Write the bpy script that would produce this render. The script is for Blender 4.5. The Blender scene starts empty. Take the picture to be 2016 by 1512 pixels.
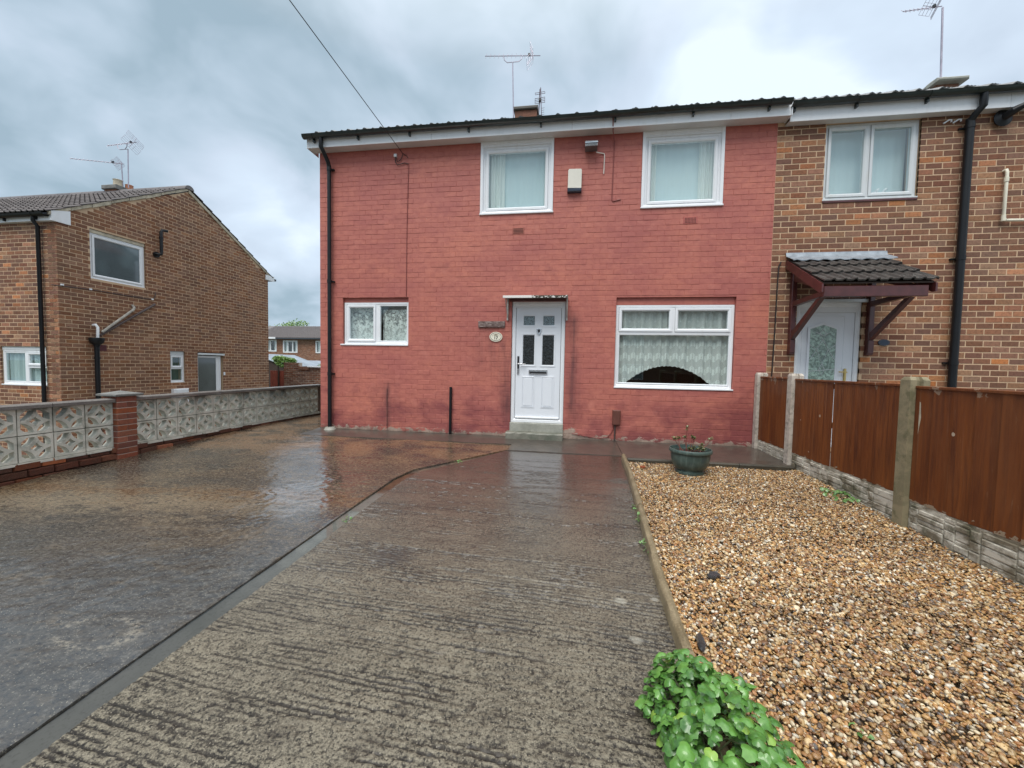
import bpy, math, random
import numpy as np
from mathutils import Vector, Matrix, Euler
random.seed(7); rng = np.random.default_rng(7)
PI = math.pi
scn = bpy.context.scene
COL = scn.collection

# ------------------------------------------------------------------ camera, sky, light, exposure
CAM = Vector((0.0, -6.6716, 1.2294))
YAW, PITCH, ROLL = math.radians(8.319), math.radians(2.593), math.radians(1.070)
cd = bpy.data.cameras.new('camera'); cam = bpy.data.objects.new('camera', cd); COL.objects.link(cam)
_fw = Vector((-math.sin(YAW), math.cos(YAW), 0)); _rt = Vector((math.cos(YAW), math.sin(YAW), 0)); _up = Vector((0, 0, 1))
_f2 = _fw*math.cos(PITCH) - _up*math.sin(PITCH); _u2 = _up*math.cos(PITCH) + _fw*math.sin(PITCH)
_r3 = _rt*math.cos(ROLL) + _u2*math.sin(ROLL); _u3 = _u2*math.cos(ROLL) - _rt*math.sin(ROLL)
cam.matrix_world = Matrix(((_r3.x, _u3.x, -_f2.x, CAM.x), (_r3.y, _u3.y, -_f2.y, CAM.y), (_r3.z, _u3.z, -_f2.z, CAM.z), (0, 0, 0, 1)))
cd.sensor_width = 36.0; cd.lens = 36.0*764.98/2016.0; cd.clip_start = 0.05; cd.clip_end = 2000
scn.camera = cam

SUN_EL, SUN_AZ = math.radians(58), math.radians(200)      # azimuth measured from +Y clockwise
sd = bpy.data.lights.new('sun', 'SUN'); sun = bpy.data.objects.new('sun', sd); COL.objects.link(sun)
sd.energy = 1.5; sd.angle = math.radians(34); sd.color = (1.0, 0.965, 0.92)
_sd = Vector((math.sin(SUN_AZ)*math.cos(SUN_EL), math.cos(SUN_AZ)*math.cos(SUN_EL), math.sin(SUN_EL)))
sun.rotation_euler = _sd.to_track_quat('Z', 'Y').to_euler()

world = bpy.data.worlds.new('World'); scn.world = world; world.use_nodes = True
def build_world():
    nt = world.node_tree; nt.nodes.clear()
    N = nt.nodes.new; L = nt.links.new
    out = N('ShaderNodeOutputWorld')
    sky = N('ShaderNodeTexSky'); sky.sky_type = 'NISHITA'; sky.sun_disc = False
    sky.sun_elevation = SUN_EL; sky.sun_rotation = SUN_AZ
    b1 = N('ShaderNodeBackground'); b1.inputs[1].default_value = 0.05; L(sky.outputs[0], b1.inputs[0])
    tc = N('ShaderNodeTexCoord'); sep = N('ShaderNodeSeparateXYZ'); L(tc.outputs['Generated'], sep.inputs[0])
    zc = N('ShaderNodeMath'); zc.operation = 'MAXIMUM'; L(sep.outputs[2], zc.inputs[0]); zc.inputs[1].default_value = 0.0
    za = N('ShaderNodeMath'); za.operation = 'ADD'; L(zc.outputs[0], za.inputs[0]); za.inputs[1].default_value = 0.42
    dx = N('ShaderNodeMath'); dx.operation = 'DIVIDE'; L(sep.outputs[0], dx.inputs[0]); L(za.outputs[0], dx.inputs[1])
    dy = N('ShaderNodeMath'); dy.operation = 'DIVIDE'; L(sep.outputs[1], dy.inputs[0]); L(za.outputs[0], dy.inputs[1])
    cmb = N('ShaderNodeCombineXYZ'); L(dx.outputs[0], cmb.inputs[0]); L(dy.outputs[0], cmb.inputs[1])
    def noise(scale, det, rough, off, dist=0.0):
        mp = N('ShaderNodeMapping'); mp.inputs['Location'].default_value = off; L(cmb.outputs[0], mp.inputs[0])
        n = N('ShaderNodeTexNoise'); n.inputs['Scale'].default_value = scale; n.inputs['Detail'].default_value = det
        n.inputs['Roughness'].default_value = rough; n.inputs['Distortion'].default_value = dist; L(mp.outputs[0], n.inputs['Vector']); return n
    n1 = noise(1.75, 3.5, 0.45, (3.1, 1.7, 0.4), 0.35); n2 = noise(4.6, 4.0, 0.5, (7.3, 2.2, 0.9), 0.3)
    m = N('ShaderNodeMath'); m.operation = 'MULTIPLY_ADD'; L(n1.outputs[0], m.inputs[0]); m.inputs[1].default_value = 0.68
    k = N('ShaderNodeMath'); k.operation = 'MULTIPLY'; L(n2.outputs[0], k.inputs[0]); k.inputs[1].default_value = 0.32; L(k.outputs[0], m.inputs[2])
    # cover thins out towards +X (the photograph's sky is heavier on the left)
    g = N('ShaderNodeMapRange'); L(sep.outputs[0], g.inputs[0]); g.inputs[1].default_value = -0.85; g.inputs[2].default_value = 0.35
    g.inputs[3].default_value = -0.075; g.inputs[4].default_value = 0.035
    m2 = N('ShaderNodeMath'); m2.operation = 'ADD'; L(m.outputs[0], m2.inputs[0]); L(g.outputs[0], m2.inputs[1])
    cr = N('ShaderNodeValToRGB'); L(m2.outputs[0], cr.inputs[0]); e = cr.color_ramp.elements
    e[0].position = 0.36; e[0].color = (0.265, 0.355, 0.425, 1)
    e[1].position = 0.62; e[1].color = (0.64, 0.725, 0.79, 1)
    a = e.new(0.43); a.color = (0.365, 0.455, 0.54, 1)
    a = e.new(0.495); a.color = (0.46, 0.54, 0.64, 1)
    a = e.new(0.56); a.color = (0.52, 0.61, 0.715, 1)
    # overcast sky is brighter overhead than at the horizon
    zr = N('ShaderNodeMapRange'); L(zc.outputs[0], zr.inputs[0]); zr.inputs[1].default_value = 0.60; zr.inputs[2].default_value = 1.0
    zr.inputs[3].default_value = 1.0; zr.inputs[4].default_value = 2.5
    b2 = N('ShaderNodeBackground')
    wz = N('ShaderNodeMapRange'); L(zc.outputs[0], wz.inputs[0]); wz.inputs[1].default_value = 0.58; wz.inputs[2].default_value = 0.95; wz.inputs[4].default_value = 0.85
    mxc = N('ShaderNodeMix'); mxc.data_type = 'RGBA'; L(wz.outputs[0], mxc.inputs[0]); L(cr.outputs[0], mxc.inputs[6]); mxc.inputs[7].default_value = (.68, .665, .645, 1); L(mxc.outputs[2], b2.inputs[0])
    st = N('ShaderNodeMath'); st.operation = 'MULTIPLY'; L(zr.outputs[0], st.inputs[0]); st.inputs[1].default_value = 0.87; L(st.outputs[0], b2.inputs[1])
    ad = N('ShaderNodeMixShader'); ad.inputs[0].default_value = 0.93; L(b1.outputs[0], ad.inputs[1]); L(b2.outputs[0], ad.inputs[2])
    L(ad.outputs[0], out.inputs[0])
build_world()
scn.view_settings.view_transform = 'Standard'; scn.view_settings.look = 'None'
scn.view_settings.exposure = 0.76; scn.view_settings.gamma = 1.0; scn.view_settings.use_curve_mapping = False
scn.render.engine = 'CYCLES'
scn.cycles.max_bounces = 8; scn.cycles.transparent_max_bounces = 12; scn.cycles.use_denoising = True
scn.cycles.sample_clamp_indirect = 6.0

# ------------------------------------------------------------------ material helpers
MATS = {}
class NB:
    def __init__(s, name):
        s.m = bpy.data.materials.new(name); s.m.use_nodes = True; s.nt = s.m.node_tree; s.nt.nodes.clear()
        s.out = s.nt.nodes.new('ShaderNodeOutputMaterial')
    def n(s, typ, **kw):
        nd = s.nt.nodes.new('ShaderNode'+typ)
        for k, v in kw.items():
            if k.startswith('_'): setattr(nd, k[1:], v)
        return nd
    def set(s, sock, v):
        if hasattr(v, 'is_linked') or hasattr(v, 'links'): s.nt.links.new(v, sock)
        elif isinstance(v, (tuple, list)) and len(v) == 3 and sock.type == 'RGBA': sock.default_value = (*v, 1)
        else: sock.default_value = v
    def math(s, op, a, b=0.0, c=None, clamp=False):
        nd = s.n('Math', _operation=op); nd.use_clamp = clamp; s.set(nd.inputs[0], a); s.set(nd.inputs[1], b)
        if c is not None: s.set(nd.inputs[2], c)
        return nd.outputs[0]
    def pos(s): return s.n('NewGeometry').outputs['Position']
    def xyz(s, v):
        nd = s.n('SeparateXYZ'); s.set(nd.inputs[0], v); return nd.outputs
    def mapping(s, v, scale=(1, 1, 1), loc=(0, 0, 0), rot=(0, 0, 0)):
        nd = s.n('Mapping'); s.set(nd.inputs[0], v); nd.inputs['Scale'].default_value = scale; nd.inputs['Location'].default_value = loc
        nd.inputs['Rotation'].default_value = rot; return nd.outputs[0]
    def noise(s, v, scale, det=3, rough=.5, dist=0.0, col=False):
        nd = s.n('TexNoise'); s.set(nd.inputs['Vector'], v); nd.inputs['Scale'].default_value = scale; nd.inputs['Detail'].default_value = det
        nd.inputs['Roughness'].default_value = rough; nd.inputs['Distortion'].default_value = dist; return nd.outputs[1 if col else 0]
    def vor(s, v, scale, feat='F1', out='Distance', rnd=1.0):
        nd = s.n('TexVoronoi', _feature=feat); s.set(nd.inputs['Vector'], v); nd.inputs['Scale'].default_value = scale
        nd.inputs['Randomness'].default_value = rnd; return nd.outputs[out]
    def ramp(s, v, stops, interp='LINEAR'):
        nd = s.n('ValToRGB'); s.set(nd.inputs[0], v); cr = nd.color_ramp; cr.interpolation = interp
        while len(cr.elements) > 2: cr.elements.remove(cr.elements[-1])
        for i, (p, c) in enumerate(stops):
            e = cr.elements[i] if i < 2 else cr.elements.new(p)
            if i < 2: e.position = p
            c = c if isinstance(c, (tuple, list)) else (c, c, c); e.color = (*c[:3], 1)
        return nd.outputs[0]
    def rng(s, v, a, b, c=0.0, d=1.0):
        nd = s.n('MapRange'); s.set(nd.inputs[0], v); nd.inputs[1].default_value = a; nd.inputs[2].default_value = b
        nd.inputs[3].default_value = c; nd.inputs[4].default_value = d; return nd.outputs[0]
    def mix(s, f, a, b, mode='MIX'):
        nd = s.n('Mix', _data_type='RGBA', _blend_type=mode); s.set(nd.inputs[0], f); s.set(nd.inputs[6], a); s.set(nd.inputs[7], b); return nd.outputs[2]
    def bump(s, h, strength=.5, dist=.01, normal=None):
        nd = s.n('Bump'); s.set(nd.inputs['Height'], h); nd.inputs['Strength'].default_value = strength; nd.inputs['Distance'].default_value = dist
        if normal is not None: s.set(nd.inputs['Normal'], normal)
        return nd.outputs[0]
    def bsdf(s, color, rough=.5, **kw):
        nd = s.n('BsdfPrincipled'); s.set(nd.inputs['Base Color'], color); s.set(nd.inputs['Roughness'], rough)
        for k, v in kw.items(): s.set(nd.inputs[k.replace('_', ' ')], v)
        return nd
    def done(s, sh):
        s.nt.links.new(sh.outputs[0] if hasattr(sh, 'outputs') else sh, s.out.inputs[0]); MATS[s.m.name] = s.m; return s.m
    def objrnd(s): return s.n('ObjectInfo').outputs['Random']
    def rnd(s):
        a = s.n('Attribute', _attribute_name='rnd'); r = s.math('ADD', a.outputs['Fac'], s.objrnd()); return s.math('FRACT', r, 0)

def simple(name, color, rough=.5, var=.12, vscale=6.0, bscale=60.0, bstr=.15, bdist=.003, **kw):
    b = NB(name); p = b.pos()
    n = b.noise(p, vscale, 4, .6); c = b.mix(b.rng(n, .3, .7), tuple(x*(1-var) for x in color), tuple(min(1, x*(1+var)) for x in color))
    bp = b.bump(b.noise(p, bscale, 3, .6), bstr, bdist)
    return b.done(b.bsdf(c, rough, Normal=bp, **kw))

def m_upvc(name='white_upvc', base=(.80, .82, .84), dirt=.25):
    b = NB(name); p = b.pos()
    n = b.noise(p, 3.5, 5, .65); n2 = b.noise(b.mapping(p, (14, 14, 1.6)), 1.0, 3, .6)
    f = b.math('MULTIPLY', b.rng(b.math('MULTIPLY', n, n2), .26, .5), dirt)
    c = b.mix(f, base, (.48, .46, .40))
    return b.done(b.bsdf(c, .28, Normal=b.bump(n, .05, .002)))
m_upvc(); m_upvc('grey_white_upvc', (.62, .65, .66), .5); m_upvc('door_white', (.76, .79, .83), .12)

def m_brick(name, stops, speck=(.05, .02, .012), soot=None):
    b = NB(name); p = b.pos(); r = b.rnd()
    base = b.ramp(r, stops, 'LINEAR')
    hv = b.n('HueSaturation'); b.set(hv.inputs['Color'], base)
    b.set(hv.inputs['Value'], b.rng(b.math('FRACT', b.math('MULTIPLY', r, 37.7)), 0, 1, .82, 1.16)); b.set(hv.inputs['Saturation'], b.rng(b.math('FRACT', b.math('MULTIPLY', r, 91.3)), 0, 1, .88, 1.08))
    n = b.noise(p, 26, 5, .7); fine = b.noise(b.mapping(p, (120, 120, 260)), 1.0, 3, .6)
    c = b.mix(b.rng(n, .46, .70, 0, .55), hv.outputs[0], speck)
    c = b.mix(b.rng(fine, .5, .75, 0, .35), c, (.34, .22, .14))
    big = b.noise(p, 1.1, 4, .6); c = b.mix(b.rng(big, .42, .72, 0, .32), c, (.10, .075, .058))
    if soot: c = soot(b, p, c)
    bp = b.bump(b.math('ADD', b.math('MULTIPLY', n, .5), fine), .55, .004)
    return b.done(b.bsdf(c, .72, Normal=bp, Specular_IOR_Level=.35))
m_brick('brown_brick', [(0, (.185, .078, .043)), (.30, (.27, .120, .066)), (.55, (.155, .060, .038)), (.72, (.31, .150, .085)), (.86, (.38, .20, .105)), (.93, (.52, .20, .08)), (1, (.21, .085, .055))])
m_brick('tan_brick', [(0, (.26, .118, .060)), (.30, (.20, .084, .045)), (.55, (.31, .148, .078)), (.75, (.24, .103, .055)), (.9, (.36, .19, .105)), (1, (.20, .080, .048))])
m_brick('red_brick', [(0, (.26, .068, .032)), (.3, (.20, .045, .025)), (.6, (.33, .095, .042)), (.85, (.14, .04, .025)), (1, (.28, .085, .05))])
m_brick('wet_base_brick', [(0, (.10, .028, .016)), (.3, (.055, .02, .012)), (.6, (.16, .045, .02)), (.8, (.36, .115, .05)), (.86, (.06, .02, .014)), (1, (.09, .026, .015))], speck=(.02, .015, .01))

def m_mortar(name, col, col2=None):
    b = NB(name); p = b.pos()
    n = b.noise(p, 3.0, 5, .6); c = b.mix(b.rng(n, .3, .7), col, col2 or tuple(x*.72 for x in col))
    f = b.noise(p, 180, 2, .6); c = b.mix(b.rng(f, .55, .8, 0, .3), c, (.16, .12, .08))
    return b.done(b.bsdf(c, .85, Normal=b.bump(f, .5, .003)))
m_mortar('sand_mortar', (.62, .435, .28), (.50, .35, .225)); m_mortar('pale_mortar', (.60, .52, .44)); m_mortar('dark_mortar', (.12, .07, .045))

def m_painted():
    b = NB('red_masonry_paint'); p = b.pos(); X, Y, Z = b.xyz(p); r = b.rnd()
    col = b.mix(r, (.385, .118, .098), (.43, .137, .112))
    big = b.noise(b.mapping(p, (.45, 1, .8)), 1.6, 5, .6)
    col = b.mix(b.rng(big, .38, .66), col, b.mix(r, (.50, .168, .118), (.545, .188, .130)))
    mo = b.noise(b.mapping(p, (1, 1, 1.6), (2, 2, 2)), 9, 5, .7); col = b.mix(b.rng(mo, .44, .62, 0, .38), col, (.30, .078, .070)); hl = b.noise(b.mapping(p, (1, 1, 1), (6, 2, 2)), 6, 5, .7); col = b.mix(b.rng(hl, .54, .70, 0, .40), col, (.56, .215, .165))
    # purple-brown grime patches, mostly low on the wall and by the door
    g1 = b.noise(b.mapping(p, (1.1, 1, 1.6), (4.2, 0, 1.1)), 1.5, 6, .62, .4)
    low = b.rng(Z, .15, 1.25, .18, -.05); rt = b.rng(X, 1.4, 2.9, 0, .19); rt = b.math('MULTIPLY', rt, b.rng(Z, .5, 1.9, 1, 0))
    gm = b.rng(b.math('ADD', b.math('ADD', g1, low), rt), .57, .80, 0, .72)
    col = b.mix(gm, col, (.17, .038, .048))
    # streaks under canopy ends
    def streak(x0, w, z0, z1, amt):
        dx = b.math('ABSOLUTE', b.math('SUBTRACT', X, x0)); fx = b.rng(dx, 0, w, 1, 0)
        fz = b.math('MULTIPLY', b.rng(Z, z0-.4, z0, 0, 1), b.rng(Z, z1-.2, z1, 1, 0)); nn = b.noise(b.mapping(p, (9, 1, 1.0)), 1.0, 4, .6)
        return b.math('MULTIPLY', b.math('MULTIPLY', b.math('MULTIPLY', fx, fz), b.rng(nn, .3, .6)), amt)
    for a in ((-1.06, .2, .5, 1.75, .75), (.06, .16, .5, 2.2, .8), (-3.27, .10, .15, .95, .85), (-3.34, .33, .70, .95, .35), (-1.35, .4, 1.3, 1.95, .35)):
        col = b.mix(streak(*a), col, (.085, .032, .036))
    # shade below the eaves, painted into the wall colour as darkening towards the top
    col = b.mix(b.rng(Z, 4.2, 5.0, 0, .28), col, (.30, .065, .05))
    pal = b.noise(b.mapping(p, (5, 1, 1)), 1.2, 3, .6); 
    # pale flecks
    v = b.vor(b.mapping(p, (1, 1, 1)), 3.3, 'F1'); fk = b.math('LESS_THAN', v, .022); col = b.mix(b.math('MULTIPLY', fk, .7), col, (.58, .32, .26))
    # peeling at the foot and beside the door
    pn = b.noise(b.mapping(p, (4.5, 1, 9)), 1.6, 6, .68, .5)
    foot = b.rng(Z, .02, .24, .27, -.22)
    dj = b.math('MULTIPLY', b.rng(b.math('ABSOLUTE', b.math('SUBTRACT', X, .02)), .05, .22, 1, 0), b.rng(Z, .08, 1.0, .33, .10))
    pm = b.math('GREATER_THAN', b.math('ADD', pn, b.math('ADD', foot, dj)), .70)
    pc = b.mix(b.noise(p, 22, 3, .6), (.50, .40, .33), (.26, .16, .12))
    col = b.mix(pm, col, pc)
    mud = b.math('MULTIPLY', b.rng(Z, .0, .10, 1, 0), b.rng(b.noise(p, 5, 4, .6), .35, .6)); col = b.mix(b.math('MULTIPLY', mud, .7), col, (.05, .04, .033))
    f = b.noise(p, 90, 4, .65); bp = b.bump(b.math('ADD', b.math('MULTIPLY', f, .7), b.noise(p, 14, 3, .6)), .35, .004)
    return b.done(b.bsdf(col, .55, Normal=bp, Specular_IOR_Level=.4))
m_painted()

def m_slab():
    b = NB('wet_slab_concrete'); p = b.pos(); X, Y, Z = b.xyz(p)
    big = b.noise(b.mapping(p, (.9, 1.5, 1), (2.0, .5, 0)), 1.5, 5, .6, .3); mid = b.noise(b.mapping(p, (.9, 2.0, 1)), 4.2, 5, .68, .3)
    gran = b.noise(b.mapping(p, (1, 1.3, 1)), 34, 5, .75); fine = b.noise(p, 95, 3, .7); gr = b.noise(p, 260, 2, .6)
    # dark wet ground with browner islands; a rust-brown tide line crosses the slab, paler dry-looking concrete beside it
    c = b.mix(b.rng(big, .40, .60), (.034, .028, .022), (.080, .058, .036))
    dy = b.math('ADD', b.math('SUBTRACT', Y, -3.35), b.math('MULTIPLY', b.math('SUBTRACT', mid, .5), 1.3)); dyl = b.math('ADD', dy, b.math('MULTIPLY', b.math('ADD', X, 3.2), -.10))
    lft = b.rng(X, -2.5, -3.6)
    c = b.mix(b.math('MULTIPLY', b.math('MULTIPLY', b.rng(b.math('ABSOLUTE', dyl), .50, .12), lft), .65), c, (.215, .165, .105))
    c = b.mix(b.math('MULTIPLY', b.rng(b.math('ABSOLUTE', b.math('SUBTRACT', dyl, .18)), .20, .04), .8), c, (.105, .055, .020))
    hz = b.math('MULTIPLY', b.rng(Y, -2.1, -1.2), b.rng(big, .40, .56)); c = b.mix(b.math('MULTIPLY', hz, .75), c, (.21, .115, .055))  # orange-brown patches near the house: the red wall's reflection painted into the slab
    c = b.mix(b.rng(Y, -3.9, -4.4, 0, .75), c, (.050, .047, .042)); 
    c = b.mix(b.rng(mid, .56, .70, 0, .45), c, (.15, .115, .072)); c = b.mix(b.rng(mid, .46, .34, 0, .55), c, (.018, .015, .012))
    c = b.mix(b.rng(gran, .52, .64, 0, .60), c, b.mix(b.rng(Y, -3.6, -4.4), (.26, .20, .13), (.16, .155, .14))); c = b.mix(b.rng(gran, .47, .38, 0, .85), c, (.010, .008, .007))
    sp = b.vor(p, 70, 'F1'); c = b.mix(b.math('MULTIPLY', b.math('LESS_THAN', sp, .16), .6), c, (.42, .38, .29))
    # pale scuffed ring
    rx = b.math('MULTIPLY', b.math('ADD', X, 2.42), 1.0); ry = b.math('MULTIPLY', b.math('ADD', Y, 5.02), 2.0); rr = b.math('SQRT', b.math('ADD', b.math('MULTIPLY', rx, rx), b.math('MULTIPLY', ry, ry))); rr = b.math('ADD', rr, b.math('MULTIPLY', b.math('SUBTRACT', mid, .5), .25))
    c = b.mix(b.math('MULTIPLY', b.math('MULTIPLY', b.rng(b.math('ABSOLUTE', b.math('SUBTRACT', rr, .22)), .045, .0), b.rng(gran, .44, .54, 0, .55)), b.rng(mid, .44, .54)), c, (.33, .29, .22))
    wet = b.noise(b.mapping(p, (.7, 1.1, 1), (5, 2, 0)), 1.6, 4, .55)
    dx = b.math('MULTIPLY', b.math('SUBTRACT', X, -2.62), 1.5); dyp = b.math('SUBTRACT', Y, -2.95); pd = b.math('SQRT', b.math('ADD', b.math('MULTIPLY', dx, dx), b.math('MULTIPLY', dyp, dyp)))
    pud = b.rng(b.math('ADD', pd, b.math('MULTIPLY', b.math('SUBTRACT', mid, .5), 2.0)), .82, .60, 0, 1)
    rough = b.math('ADD', b.rng(wet, .38, .62, .03, .13), b.math('MULTIPLY', gr, .04)); rough = b.math('MULTIPLY', rough, b.math('SUBTRACT', 1, b.math('MULTIPLY', pud, .7)))
    bs = b.bump(b.math('ADD', gran, b.math('MULTIPLY', fine, .6)), .9, .006)
    calm = b.math('SUBTRACT', 1, b.math('MULTIPLY', pud, .7))
    cn = b.bump(b.math('MULTIPLY', b.math('ADD', b.math('MULTIPLY', gran, .8), b.math('MULTIPLY', fine, .6)), calm), .34, .0032)
    cw = b.math('MAXIMUM', b.math('MULTIPLY', b.rng(wet, .35, .62, 1.0, .72), b.rng(gran, .44, .60, 1.0, .62)), pud)
    return b.done(b.bsdf(c, .55, Normal=bs, Specular_IOR_Level=.2, Coat_Weight=cw, Coat_IOR=2.05, Coat_Roughness=rough, Coat_Normal=cn))
m_slab()

def m_path():
    b = NB('tamped_path_concrete'); p = b.pos(); X, Y, Z = b.xyz(p)
    at = b.n('Attribute', _attribute_name='relief'); rl = at.outputs['Fac']
    fine = b.noise(p, 70, 4, .7); gr = b.noise(p, 260, 2, .6); big = b.noise(b.mapping(p, (1, .8, 1)), 1.3, 5, .6, .4); med = b.noise(p, 24, 4, .65)
    base = b.mix(b.rng(Y, -2.2, -4.6), (.030, .021, .015), (.026, .021, .016))
    base = b.mix(b.rng(big, .42, .66, 0, .7), base, b.mix(b.rng(Y, -2.2, -4.4), (.056, .040, .029), (.068, .054, .039)))
    pit = b.noise(b.mapping(p, (88, 118, 88)), 1.0, 4, .75); patch = b.noise(b.mapping(p, (1, 1.4, 1), (8, 3, 0)), 2.4, 5, .65)
    worn = b.rng(b.math('ADD', b.math('ADD', b.math('MULTIPLY', rl, .62), b.math('MULTIPLY', pit, 1.45)), b.math('MULTIPLY', patch, .50)), 1.26, 1.66)
    lite = b.mix(b.rng(Y, -1.9, -5.5), (.082, .060, .042), (.290, .258, .190))
    c = b.mix(b.math('MULTIPLY', worn, .9), base, lite); c = b.mix(b.rng(b.noise(b.mapping(p, (1, 1, 1), (1, 9, 0)), 5.0, 5, .65), .50, .70, 0, .35), c, (.050, .038, .028))
    c = b.mix(b.rng(fine, .49, .38, 0, .9), c, (.010, .008, .007)); c = b.mix(b.rng(fine, .60, .8, 0, .4), c, (.44, .41, .32))
    sp = b.vor(p, 62, 'F1'); c = b.mix(b.math('MULTIPLY', b.math('LESS_THAN', sp, .17), b.rng(Y, -2, -4.4, .25, .5)), c, (.44, .39, .30))
    # pale blobs of spilt cement and a dark oil patch
    def blob(x, y, r, col, amt, cc):
        dx = b.math('SUBTRACT', X, x); dy = b.math('MULTIPLY', b.math('SUBTRACT', Y, y), 1.2)
        d = b.math('SQRT', b.math('ADD', b.math('MULTIPLY', dx, dx), b.math('MULTIPLY', dy, dy))); d = b.math('ADD', d, b.math('MULTIPLY', b.math('SUBTRACT', med, .5), r*1.4))
        return b.mix(b.rng(d, r*.5, r, amt, 0), cc, col)
    c = blob(.34, -4.30, .045, (.36, .34, .28), .6, c); c = blob(.385, -4.62, .040, (.36, .34, .28), .6, c); c = b.mix(b.rng(patch, .46, .62, 0, .0), c, c); c = blob(-1.25, -4.05, .20, (.030, .026, .026), .55, c)
    c = blob(.55, -4.25, .03, (.4, .39, .34), .6, c)
    wetf = b.rng(Y, -5.0, -2.4, .12, 1.0)
    rough = b.math('ADD', b.rng(Y, -3.9, -1.6, .26, .06), b.math('MULTIPLY', gr, .08))
    bs = b.bump(b.math('ADD', b.math('ADD', fine, pit), b.math('MULTIPLY', gr, .5)), .9, .007); cn = b.bump(b.math('ADD', fine, b.math('MULTIPLY', med, .8)), .22, .005)
    sh = b.bsdf(c, .6, Normal=bs, Specular_IOR_Level=.22, Coat_Weight=wetf, Coat_IOR=1.95, Coat_Roughness=rough, Coat_Normal=cn)
    return b.done(sh)
m_path()

def m_wetdark(name, c1, c2, cr=.12, cw=.9, sc=3.0):
    b = NB(name); p = b.pos(); n = b.noise(p, sc, 5, .6, .3); f = b.noise(p, 80, 4, .7)
    c = b.mix(b.rng(n, .35, .65), c1, c2); c = b.mix(b.rng(f, .55, .75, 0, .4), c, tuple(min(1, x*2.2) for x in c2)); c = b.mix(b.rng(f, .45, .3, 0, .5), c, tuple(x*.4 for x in c1))
    return b.done(b.bsdf(c, .6, Normal=b.bump(f, .5, .004), Coat_Weight=cw, Coat_Roughness=cr, Coat_Normal=b.bump(f, .15, .003)))
m_wetdark('dark_apron_concrete', (.045, .036, .028), (.075, .058, .044), .2, .7)
def m_channel():
    b = NB('channel_concrete'); p = b.pos(); X, Y, Z = b.xyz(p); n = b.noise(p, 7, 5, .65, .4); f = b.noise(p, 70, 4, .7)
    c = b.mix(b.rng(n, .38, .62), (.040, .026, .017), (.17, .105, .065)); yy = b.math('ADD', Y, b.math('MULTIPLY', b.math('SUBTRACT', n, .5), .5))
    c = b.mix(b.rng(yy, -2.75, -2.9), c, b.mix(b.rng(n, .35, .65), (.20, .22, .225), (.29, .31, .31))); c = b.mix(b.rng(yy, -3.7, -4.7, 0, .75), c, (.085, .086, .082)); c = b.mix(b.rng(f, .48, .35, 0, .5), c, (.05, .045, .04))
    return b.done(b.bsdf(c, .5, Normal=b.bump(f, .3, .003), Coat_Weight=.9, Coat_Roughness=.12))
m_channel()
m_wetdark('edging_concrete', (.15, .115, .062), (.25, .20, .12), .35, .25, 7)
m_wetdark('mossy_edging', (.035, .03, .02), (.06, .05, .032), .3, .4, 7)
m_wetdark('step_concrete', (.26, .26, .22), (.36, .36, .31), .35, .2, 6)
m_wetdark('mossy_step_concrete', (.10, .11, .08), (.22, .21, .17), .3, .4, 5)
m_wetdark('passage_concrete', (.13, .12, .10), (.19, .175, .15), .3, .5, 1.2)
m_wetdark('coping_concrete', (.115, .105, .095), (.17, .155, .14), .25, .35, 4)
m_wetdark('gravel_bed_soil', (.08, .055, .033), (.12, .085, .05), .5, .0, 6)
def m_water():
    b = NB('channel_water'); p = b.pos()
    g = b.n('BsdfGlossy'); g.inputs['Roughness'].default_value = .03; b.set(g.inputs['Normal'], b.bump(b.noise(p, 30, 2, .5), .05, .003))
    t = b.n('BsdfTransparent'); t.inputs[0].default_value = (.8, .78, .74, 1); fr = b.n('Fresnel'); fr.inputs[0].default_value = 1.33
    mx = b.n('MixShader'); b.set(mx.inputs[0], b.math('MINIMUM', b.math('ADD', b.math('MULTIPLY', fr.outputs[0], 1.1), .03), 1)); b.nt.links.new(t.outputs[0], mx.inputs[1]); b.nt.links.new(g.outputs[0], mx.inputs[2]); return b.done(mx)
m_water()

def m_terrain():
    b = NB('terrain_soil'); p = b.pos(); n = b.noise(p, .4, 5, .6)
    return b.done(b.bsdf(b.mix(b.rng(n, .35, .65), (.045, .07, .025), (.10, .095, .07)), .9))
m_terrain()

def m_pebble():
    b = NB('wet_pebble'); r = b.objrnd(); p = b.n('TexCoord').outputs['Object']
    c = b.ramp(r, [(0, (.40, .20, .055)), (.12, (.60, .41, .19)), (.24, (.20, .085, .030)), (.34, (.50, .28, .085)), (.45, (.74, .63, .43)), (.54, (.085, .050, .030)), (.62, (.46, .23, .075)), (.70, (.82, .76, .62)), (.77, (.28, .17, .085)), (.83, (.10, .10, .105)), (.88, (.62, .45, .23)), (.94, (.36, .15, .045)), (1, (.36, .15, .045))], 'CONSTANT')
    n = b.noise(p, 1.6, 4, .6, .4); c = b.mix(b.rng(n, .42, .72, 0, .55), c, b.mix(b.math('FRACT', b.math('MULTIPLY', r, 13.7)), (.19, .085, .035), (.64, .48, .28)))
    hv = b.n('HueSaturation'); b.set(hv.inputs['Color'], c); b.set(hv.inputs['Value'], b.rng(b.math('FRACT', b.math('MULTIPLY', r, 57.1)), 0, 1, .60, 1.16))
    wp = b.noise(b.pos(), 1.6, 4, .6); cc = b.mix(b.rng(wp, .42, .64, 0, .28), hv.outputs[0], (.12, .07, .035))
    return b.done(b.bsdf(cc, .38, Normal=b.bump(b.noise(p, 6, 3, .6), .25, .1), Coat_Weight=.35, Coat_Roughness=.12))
m_pebble()

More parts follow.
